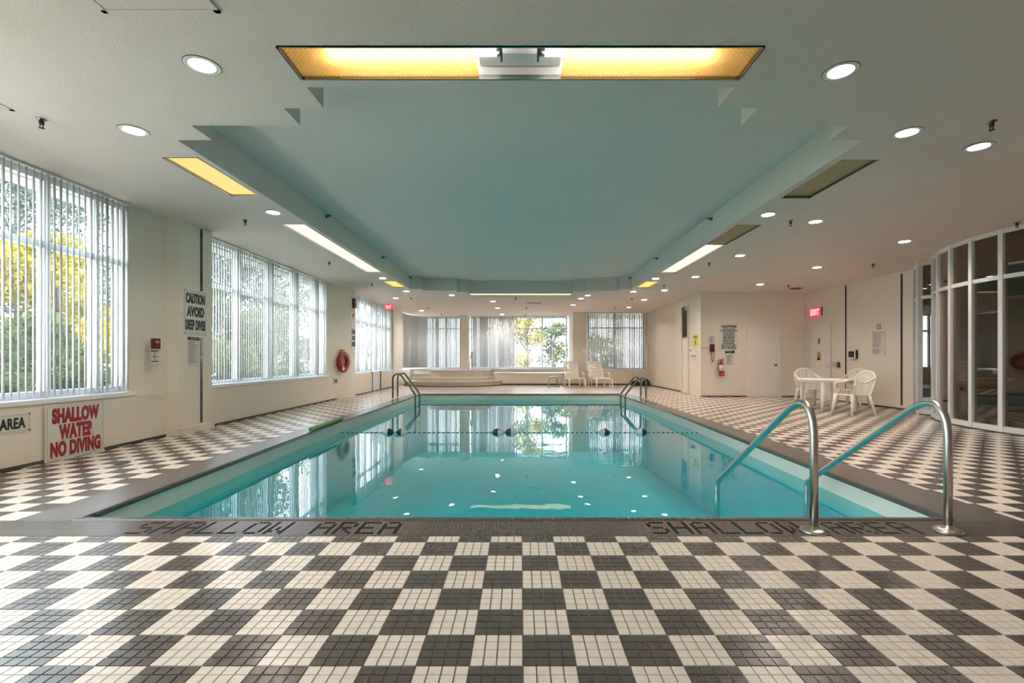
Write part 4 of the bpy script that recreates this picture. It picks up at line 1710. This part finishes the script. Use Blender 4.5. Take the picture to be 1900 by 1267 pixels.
def ladder(side, y0, y1, zt, label, xb, xe):
    t = empty('pool_ladder', (xb, (y0 + y1) / 2, 0))
    tag(t, label, 'ladder')
    s = 1 if side < 0 else -1
    L_ = abs(xe - xb)
    for y in (y0 - (y0 + y1) / 2, y1 - (y0 + y1) / 2):
        P = [(0, y, 0), (0, y, zt), (s * L_ * 0.32, y, zt * 1.02), (s * L_, y, 0.12), (s * L_, y, -1.0)]
        MB().tube(fillet(P, [0.16, 0.10, 0.12], 6), 0.027, 12).build('rail', M['darksteel'], t)
        MB().lathe([(0.06, 0.0), (0.055, 0.012), (0.026, 0.02)], (0, y, 0), n=16).build('flange', M['steel'], t)
    h = (y1 - y0) / 2
    for z in (-0.35, -0.62, -0.9):
        MB().box(s * L_ - 0.04, s * L_ + 0.04, -h, h, z - 0.015, z + 0.015).build('tread', M['float_white'], t)
    return t


ladder(-1, 13.95, 14.5, 0.71, 'steel pool ladder on the far left pool edge', -3.72, -3.06)
ladder(1, 13.85, 14.45, 0.60, 'steel pool ladder on the far right pool edge', 3.62, 3.02)

# green noodle
t = MB()
pts = [(-3.34 + 0.012 * math.sin(u * 5), 7.62 + 1.36 * u, 0.036) for u in np.linspace(0, 1, 12)]
o = t.tube(pts, 0.032, 12).build('pool_noodle', M['green'])
tag(o, 'green foam pool noodle lying on the left pool edge', 'pool noodle')
# drain cover
t = empty('drain_cover', (-4.42, 5.32, 0))
tag(t, 'small dark round drain cover in the tiled floor at the left', 'drain')
MB().lathe([(0.0, 0.004), (0.075, 0.004), (0.08, 0.0)], n=20).build('plate', M['gap'], t)
for i in range(5):
    MB().box(-0.045, 0.045, -0.04 + i * 0.02 - .003, -0.04 + i * 0.02 + .003, 0.004, 0.0055).build('slot', M['black'], t)

# lane rope with floats
YR = 8.72
t = empty('lane_rope', (0, YR, WZ))
tag(t, 'thin blue and white rope stretched across the pool', 'rope')
RP = []
xl, xr = pool_l(YR) + 0.005, pool_r(YR) - 0.005
nseg = 150
for par, mt in ((0, 'float_white'), (1, 'navy')):
    m = MB()
    for i in range(nseg):
        if i % 2 == par:
            a, b = xl + (xr - xl) * i / nseg, xl + (xr - xl) * (i + 1) / nseg
            za = 0.006 + 0.0
            m.tube([(a, 0, za), (b, 0, za)], 0.006, 6)
    o = m.build('strand', M[mt], t)
FL = [(720.5, 0, 'leftmost white and navy float on the rope, white half to the left'),
      (745.5, 1, 'navy and white float on the rope, second from the left'),
      (924, 1, 'float in the pool middle, left one of the middle pair'),
      (948, 2, 'float in the pool middle, right one of the middle pair'),
      (1121, 0, 'white and navy float alone on the right half of the rope'),
      (1190, 0, 'rightmost white and navy float on the rope')]
for px, kind, lab in FL:
    x = (px - 966) * YR / FPX
    f = empty('rope_float', (x, YR, WZ + 0.012))
    tag(f, lab, 'float', 'floats on the pool rope')
    L_, R_ = 0.10, 0.068
    prof = [(0.012, -L_), (0.03, -L_ * .92), (0.055, -L_ * .6), (R_, -L_ * .15), (R_, 0)]
    left = MB().lathe(prof, n=18, axis='x')
    right = MB().lathe([(r, -h) for r, h in prof][::-1], n=18, axis='x')
    cols = {0: ('float_white', 'navy'), 1: ('navy', 'float_white'), 2: ('navy', 'float_white')}[kind]
    left.build('half_shell', M[cols[0]], f)
    right.build('half_shell', M[cols[1]], f)
    MB().lathe([(0.014, -L_ - 0.02), (0.014, -L_)], n=10, axis='x').lathe([(0.014, L_), (0.014, L_ + 0.02)], n=10, axis='x').build(
        'collar', M['float_white'], f)

# ------------------------------------------------------------------ spa platform
YC = 22.3


def arcpoly(cx, cy, r, ymax=21.37, n=40, xmin=-5.25, a0=-1.0, a1=1.0):
    pts = []
    for k in range(n + 1):
        a = PI + PI * k / n
        x, y = cx + r * math.cos(a), cy + r * math.sin(a)
        if y < ymax and x > xmin:
            pts.append((x, y))
    lo = pts[0]
    hi = pts[-1]
    return [(max(lo[0], xmin), ymax)] + pts + [(hi[0], ymax)]


spa = empty('spa_tub', (0, 0, 0))
tag(spa, 'raised round beige spa tub with stepped platform before the far windows', 'spa')


def ring_steps(name, cx, cy, r, z0, z1, ymax, xmin=-5.22, seg=None):
    P = arcpoly(cx, cy, r, ymax, xmin=xmin)
    m = MB().prism(P, z0, z1)
    o = m.build(name, M['beige_stone'], spa)
    e = MB().prism([(cx + (x - cx) * 1.0, y) for x, y in P], z1, z1 + 0.02)
    # overhanging nosing, slightly larger
    Q = arcpoly(cx, cy, r + 0.025, ymax, xmin=xmin)
    MB().prism(Q, z1, z1 + 0.02).build('nosing', M['sill'], o)
    return o


ring_steps('step', -3.0, 22.2, 2.36, 0.0, 0.19, 21.37)
ring_steps('step', -3.0, 22.2, 1.98, 0.21, 0.355, 21.37)
MB().prism(arcpoly(-3.0, 22.2, 2.40, 21.37), 0.0, 0.03).build('dark_edge', M['gap'], spa)
# tub wall: faceted drum, hollow
cx, cy, r = -2.70, 21.6, 1.36
n = 16


def oct_(r_, k):
    a = 2 * PI * (k + 0.5) / n
    return (cx + r_ * math.cos(a), cy + (r_ - 0.36) * math.sin(a))


m = MB()
vs = []
zt = 0.655
for k in range(n):
    vs += [(*oct_(r, k), 0.37), (*oct_(r, k), zt), (*oct_(r - 0.35, k), zt), (*oct_(r - 0.35, k), 0.1)]
fs = []
for k in range(n):
    a, b = k * 4, ((k + 1) % n) * 4
    fs += [(a, b, b + 1, a + 1), (a + 1, b + 1, b + 2, a + 2), (a + 2, b + 2, b + 3, a + 3)]
m.add(vs, fs)
tub = m.build('tub_wall', M['beige_stone'], spa)
m = MB()
for k in range(n):
    a, b = oct_(r + 0.03, k), oct_(r + 0.03, k + 1)
    c, d = oct_(r - 0.33, k + 1), oct_(r - 0.33, k)
    m.prism([a, b, c, d], zt, zt + 0.03)
m.build('rim', M['sill'], tub)
MB().add([(*oct_(r - 0.352, k), 0.60) for k in range(n)], [tuple(range(n))]).build('water', M['water'], spa)
MB().add([(*oct_(r - 0.352, k), 0.12) for k in range(n)], [tuple(range(n))]).build('tub_floor', M['gap'], spa)
MB().box(-4.75, -3.75, 21.0, 21.36, 0.375, 0.50).build('bench', M['beige_stone'], spa, bevel=0.01)
MB().box(-1.93, -1.68, 20.96, 21.02, 0.39, 0.62).build('access_panel', M['sill'], spa, bevel=0.004)
# little handrail of the spa
hr = empty('spa_handrail', (-2.15, 21.15, 0.68))
hr.location = ((872 - 966) * 20.95 / FPX, 20.95, 0.687)
tag(hr, 'thin dark steel handrail standing on the spa rim', 'handrail')
MB().tube(fillet([(-0.06, 0, 0), (0.06, 0.0, 0.78), (0.10, 0.0, 0.78), (0.10, 0.0, 0.0)], 0.03, 5), 0.02, 10).build('rail', M['steel'], hr)
MB().lathe([(0.05, 0.0), (0.03, 0.015)], (-0.06, 0, 0), n=12).build('flange', M['steel'], hr)


# ------------------------------------------------------------------ plastic furniture
def chair_parts():
    t = empty('garden_armchair')
    # local: front = -y, width along x
    # seat
    m = MB()
    nx, ny = 8, 8
    vs, fs = [], []
    for lay in (0, 1):
        for j in range(ny + 1):
            for i in range(nx + 1):
                u, v = i / nx - 0.5, j / ny - 0.5
                w = 0.47 - 0.05 * (v + 0.5)
                z = 0.43 - 0.022 * (1 - 4 * u * u) * (1 - (2 * v) ** 2) - 0.03 * (v + 0.5) - (0.012 if lay else 0)
                if v < -0.45:
                    z -= 0.012
                vs.append((u * w, v * 0.44, z))
    K = (nx + 1) * (ny + 1)
    for j in range(ny):
        for i in range(nx):
            a = j * (nx + 1) + i
            fs.append((a, a + 1, a + nx + 2, a + nx + 1))
            fs.append((K + a, K + a + nx + 1, K + a + nx + 2, K + a + 1))
    edge = [i for i in range(nx + 1)] + [(j + 1) * (nx + 1) + nx for j in range(ny)] + [ny * (nx + 1) + i for i in range(nx - 1, -1, -1)] + \
           [j * (nx + 1) for j in range(ny - 1, 0, -1)]
    for a, b in zip(edge, edge[1:] + edge[:1]):
        fs.append((a, K + a, K + b, b))
    m.add(vs, fs, True)
    m.build('seat', M['plastic'], t)
    # legs: tapered channels
    for sx in (-1, 1):
        MB().tube([(sx * 0.225, -0.20, 0.43), (sx * 0.245, -0.225, 0.25), (sx * 0.27, -0.26, 0.0)], [0.055, 0.042, 0.028], 8, ry=[0.036, 0.03, 0.022]).build(
            'leg', M['plastic'], t)
        MB().tube([(sx * 0.20, 0.19, 0.41), (sx * 0.225, 0.23, 0.22), (sx * 0.25, 0.29, 0.0)], [0.052, 0.04, 0.026], 8, ry=[0.036, 0.028, 0.02]).build(
            'leg', M['plastic'], t)
        arm = fillet([(sx * 0.245, -0.20, 0.40), (sx * 0.275, -0.20, 0.655), (sx * 0.285, 0.02, 0.665), (sx * 0.245, 0.25, 0.76)], [0.05, 0.06], 5)
        MB().tube(arm, 0.03, 8, ry=0.017, up=(0.05, 0.02, 1)).build('armrest', M['plastic'], t)
    # back: arch frame and slats
    def bp(x, z):
        return (x, 0.19 + (z - 0.40) * 0.27 - 0.35 * x * x * 0.6, z)
    arch = [bp(-0.20, 0.40), bp(-0.225, 0.55), bp(-0.245, 0.70), bp(-0.225, 0.80), bp(-0.16, 0.865), bp(-0.08, 0.892), bp(0, 0.90), bp(0.08, 0.892),
            bp(0.16, 0.865), bp(0.225, 0.80), bp(0.245, 0.70), bp(0.225, 0.55), bp(0.20, 0.40)]
    MB().tube(arch, 0.03, 8, ry=0.016, up=(0, -1, 0.2)).build('back_frame', M['plastic'], t)
    for k in range(9):
        x = -0.176 + 0.044 * k
        zt_ = 0.888 - 2.2 * x * x * 0.9 - (0.02 if abs(x) > 0.15 else 0)
        MB().tube([bp(x * 0.85, 0.405), bp(x, 0.62), bp(x * 1.02, zt_)], 0.014, 6, ry=0.005, up=(0, -1, 0.2)).build('back_slat', M['plastic'], t)
    return t


ch = chair_parts()
ch.location = (7.22, 11.95, 0)
ch.rotation_euler.z = math.radians(-4)
tag(ch, 'white plastic armchair behind the round table, nearest the white door', 'chair', 'white plastic armchairs round the table')
c2 = copy_tree(ch)
c2.location = (8.05, 11.62, 0)
c2.rotation_euler.z = math.radians(-58)
tag(c2, 'white plastic armchair right of the table, partly hidden behind another chair', 'chair', 'white plastic armchairs round the table')
c3 = copy_tree(ch)
c3.location = (6.88, 9.92, 0)
c3.rotation_euler.z = math.radians(-84)
tag(c3, 'white plastic armchair in front of the table, seen from the side', 'chair', 'white plastic armchairs round the table')

tb = empty('round_table', (7.02, 10.98, 0))
tag(tb, 'round white plastic table with three chairs by the right wall', 'table')
MB().lathe([(0.0, 0.665), (0.58, 0.665), (0.612, 0.672), (0.62, 0.685), (0.612, 0.70), (0.0, 0.702)], n=40).build('tabletop', M['plastic'], tb)
MB().ring(0.54, 0.56, 0.625, 0.666, n=32).build('apron', M['plastic'], tb)
for x, y in ((-0.34, -0.38), (0.38, -0.34), (0.34, 0.38), (-0.38, 0.30)):
    MB().tube([(x, y, 0.665), (x * 1.06, y * 1.06, 0.0)], [0.05, 0.038], 12).build('leg', M['plastic'], tb)


# loungers
def lounger_parts():
    t = empty('sun_lounger')
    # front (foot) = -y, length 1.35 seen from the front
    W = 0.30
    for sx in (-1, 1):
        MB().obox((sx * W, -0.25, 0.33), (0.022, 0, 0), (0, 0.72, 0), (0, 0, 0.03)).build('side_rail', M['plastic'], t)
        a = Vector((sx * W, 0.30, 0.34))
        b = Vector((sx * W * 0.93, 0.78, 1.06))
        d = (b - a)
        MB().obox((a + b) / 2, (0.024, 0, 0), d / 2, d.cross(Vector((1, 0, 0))).normalized() * 0.018).build('back_rail', M['plastic'], t)
        MB().tube([(sx * (W + 0.01), -0.9, 0.33), (sx * (W + 0.03), -0.93, 0.15), (sx * (W + 0.03), -0.96, 0.0)], [0.035, 0.03, 0.025], 8).build(
            'leg', M['plastic'], t)
        MB().tube([(sx * (W + 0.01), 0.30, 0.33), (sx * (W + 0.04), 0.35, 0.0)], [0.035, 0.025], 8).build('leg', M['plastic'], t)
        arm = fillet([(sx * (W + 0.09), -0.35, 0.02), (sx * (W + 0.09), -0.33, 0.56), (sx * (W + 0.09), 0.25, 0.56), (sx * (W + 0.05), 0.45, 0.40)], 0.08, 5)
        MB().tube(arm, 0.024, 8, ry=0.016).build('armrest', M['plastic'], t)
        MB().lathe([(0.055, -0.012), (0.055, 0.012)], (sx * (W + 0.11), 0.5, 0.055), 14, 'x').build('wheel', M['plastic'], t)
    for k in range(14):
        y = -0.93 + k * 0.088
        MB().box(-W, W, y, y + 0.062, 0.345, 0.362).build('seat_slat', M['plastic'], t)
    for k in range(11):
        u = (k + 0.5) / 11
        c = Vector((0, 0.30 + 0.48 * u, 0.37 + 0.70 * u))
        d = Vector((0, 0.48, 0.72)).normalized()
        MB().obox(c, (W * (1 - 0.07 * u), 0, 0), d * 0.027, Vector((0, 0.72, -0.48)).normalized() * 0.008).build('back_slat', M['plastic'], t)
    return t


lg = lounger_parts()
lg.location = (2.24, 20.45, 0)
lg.rotation_euler.z = math.radians(4)
tag(lg, 'white slatted sun lounger left of its twin, beside the small stool', 'lounger', 'white slatted sun loungers at the far wall')
l2 = copy_tree(lg)
l2.location = (3.32, 20.45, 0)
l2.rotation_euler.z = math.radians(6)
tag(l2, 'white slatted sun lounger in front of the far right window', 'lounger', 'white slatted sun loungers at the far wall')

# small stool
st_ = empty('step_stool', (1.32, 19.35, 0))
tag(st_, 'small steel stool with a white seat left of the loungers', 'stool')
MB().box(-0.15, 0.15, -0.12, 0.12, 0.43, 0.455).build('seat', M['float_white'], st_, bevel=0.008)
for sy in (-1, 1):
    MB().tube(fillet([(-0.22, sy * 0.17, 0.01), (-0.14, sy * 0.10, 0.42), (0.14, sy * 0.10, 0.42), (0.22, sy * 0.17, 0.01)], 0.03, 4), 0.014, 8).build(
        'frame', M['steel'], st_)
    MB().tube([(-0.21, sy * 0.165, 0.03), (0.21, sy * 0.165, 0.03)], 0.009, 6).build('brace', M['steel'], st_)


# bags
def bag(x, y, sx, sy, sz, name, label, seed):
    r_ = random.Random(seed)
    t = empty(name, (x, y, 0))
    tag(t, label, 'bag')
    m = MB()
    nu, nv = 18, 10
    vs, fs = [], []
    ph = [r_.uniform(0, 6) for _ in range(4)]
    for j in range(nv + 1):
        b = j / nv
        for i in range(nu):
            a = 2 * PI * i / nu
            rr = max(0.0, math.cos(b * PI / 2)) ** 0.55
            w = 1 + 0.10 * math.sin(3 * a + ph[0]) + 0.07 * math.sin(5 * a + ph[1] + 3 * b)
            vs.append((sx * rr * w * math.cos(a), sy * rr * w * math.sin(a), sz * math.sin(b * PI / 2) * (1 + 0.08 * math.sin(2 * a + ph[2]))))
    for j in range(nv):
        for i in range(nu):
            i2 = (i + 1) % nu
            fs.append((j * nu + i, j * nu + i2, (j + 1) * nu + i2, (j + 1) * nu + i))
    fs.append(tuple(range(nu))[::-1])
    m.add(vs, fs, True)
    m.build('body', M['bag'], t)
    MB().tube([(-sx * 0.4, -sy * 0.5, sz * 0.8), (-sx * 0.1, -sy * 0.7, sz * 1.12), (sx * 0.25, -sy * 0.6, sz * 1.05), (sx * 0.45, -sy * 0.4, sz * 0.75)], 0.014, 6).build(
        'strap', M['black'], t)


bag(4.98, 20.85, 0.20, 0.16, 0.20, 'sports_bag', 'low dark navy bag on the floor behind the right ladder', 3)
bag(5.42, 20.75, 0.17, 0.18, 0.28, 'sports_bag', 'taller black bag on the floor in the far right corner', 5)

# ------------------------------------------------------------------ outdoors
struct(MB().box(-5.62, 14.0, -3.2, 23.6, -2.4, -2.2).build('leak_stop_base', M['conc']))  # unseen base and sides, added to stop sky light leaking in from below
struct(MB().box(-5.9, -5.62, -3.2, 23.6, -2.4, -0.01).box(13.7, 14.0, -3.2, 23.6, -2.4, 0.0).box(-5.62, 13.7, -3.4, -3.2, -2.4, 0).box(
    -5.62, 13.7, 23.5, 23.8, -2.4, 0).build('leak_stop_base', M['conc']))
go = struct(MB().box(-60, -5.62, -20, 80, -0.35, -0.3).box(-5.62, 60, 23.6, 80, -0.35, -0.3).build('ground', M['grass']))
struct(MB().box(-8.2, -5.62, -10, 23.6, -0.30, -0.22).box(-5.6, 12, 23.6, 26, -0.3, -0.22).build('terrace', M['bounce_pave']))  # out of view, its pale top throws daylight up into the hall


def foliage(n, blobs, size):
    w = np.array([b[3] * b[4] * b[5] for b in blobs])
    w = w / w.sum()
    idx = rng.choice(len(blobs), n, p=w)
    bb = np.array(blobs)[idx]
    d = rng.normal(size=(n, 3))
    d /= np.linalg.norm(d, axis=1)[:, None]
    rad = rng.uniform(0.25, 1.0, n) ** 0.5
    c = bb[:, :3] + d * bb[:, 3:] * rad[:, None]
    a = rng.normal(size=(n, 3))
    a /= np.linalg.norm(a, axis=1)[:, None]
    b = np.cross(a, rng.normal(size=(n, 3)))
    b /= np.linalg.norm(b, axis=1)[:, None]
    s = size * rng.uniform(0.6, 1.3, n)[:, None]
    v = np.stack([c - a * s, c + b * s * 0.5, c + a * s, c - b * s * 0.5], 1).reshape(-1, 3)
    f = np.arange(n * 4).reshape(-1, 4)
    return v, f


def tree(x, y, h, spread, leaf, n, label, low=0.15, size=0.11, trunk=0.13, group=None, seed=0):
    r_ = random.Random(seed)
    t = empty('tree', (x, y, -0.3))
    tag(t, label, 'tree', group)
    m = MB()
    m.tube([(0, 0, 0), (0.05, 0.03, h * 0.3), (-0.05, 0.05, h * 0.6), (0.02, 0, h * 0.95)], [trunk, trunk * .75, trunk * .45, 0.02], 8)
    m.build('trunk', M['bark'], t)
    blobs = []
    br = MB()
    for k in range(16):
        a = r_.uniform(0, 2 * PI)
        hz = h * r_.uniform(low, 0.95)
        rr = spread * r_.uniform(0.35, 0.85) * (1.15 - 0.5 * hz / h)
        p = (rr * math.cos(a), rr * math.sin(a), hz)
        br.tube([(0, 0, hz * 0.7), (p[0] * .5, p[1] * .5, hz * 0.85), p], [0.05, 0.03, 0.01], 5)
        q = spread * r_.uniform(0.32, 0.5)
        blobs.append((*p, q, q, q * 0.8))
    br.build('branches', M['bark'], t)
    v, f = foliage(n, blobs, size)
    o = obj_mesh('foliage', np_mesh('foliage', v, f, [M[leaf]]), t)
    o['kind'] = 'stuff'
    return t


TREES = [(-10.9, 11.3, 4.0, 1.8, 'leaf_yellow', 15000, 'golden yellow tree outside the nearest left window', 0.10, 0.07),
         (-8.5, 8.2, 2.3, 1.2, 'leaf_green', 12000, 'low green bush outside the nearest left window', 0.10, 0.06),
         (-19.5, 18.5, 10.0, 4.6, 'leaf_grey', 20000, 'tall grey-green tree with open twigs outside the nearest left window', 0.3, 0.10),
         (-15.5, 8.0, 8.5, 2.4, 'leaf_grey', 5000, 'tall tree at the left edge outside the nearest window', 0.3, 0.09),
         (-9.9, 16.0, 4.0, 1.7, 'leaf_green', 12000, 'green shrub outside the near end of the wide left window', 0.08, 0.08),
         (-17.5, 28.0, 10.5, 4.2, 'leaf_grey', 18000, 'tall tree outside the wide left window', 0.2, 0.11),
         (-10.9, 21.2, 4.0, 1.5, 'leaf_green', 6000, 'mid green tree outside the middle of the wide left window', 0.12, 0.09),
         (-19.0, 40.0, 8.0, 3.6, 'leaf_green', 9000, 'green tree farther off, seen through the wide left window', 0.15, 0.13),
         (-14.5, 45.0, 6.0, 3.0, 'leaf_grey', 4000, 'distant pale tree outside the left window with the door', 0.2, 0.14),
         (0.35, 27.0, 5.0, 1.25, 'leaf_yellow', 2500, 'slender yellow-green tree outside the far middle window', 0.25, 0.08),
         (2.1, 31.5, 4.2, 1.3, 'leaf_green', 2500, 'small green tree by the pale building outside the far middle window', 0.2, 0.09),
         (5.4, 32.0, 3.4, 1.3, 'leaf_green', 2500, 'green shrub outside the far right window', 0.15, 0.09)]
for i, (x, y, h, sp_, lf, n_, lab, low, sz) in enumerate(TREES):
    tree(x, y, h, sp_, lf, n_, lab, low, sz, seed=i + 3, group='trees outside the windows')

bl = empty('apartment_building', (4.5, 48, -0.3))
tag(bl, 'pale lilac apartment block far outside the far middle window', 'building')
MB().box(-5, 9, 0, 8, 0, 9.5).build('wall', M['facade'], bl)
wm = MB().box(-0.6, 0.6, -0.05, 0.0, 0, 1.4).mesh('window', M['facade_glass'])
for i in range(6):
    for j in range(4):
        obj_mesh('window', wm, bl, (-4 + i * 2.2, 0, 1.0 + j * 2.2))
MB().box(-5.2, 9.2, -0.2, 8.2, 9.5, 9.8).build('roof', M['conc'], bl)
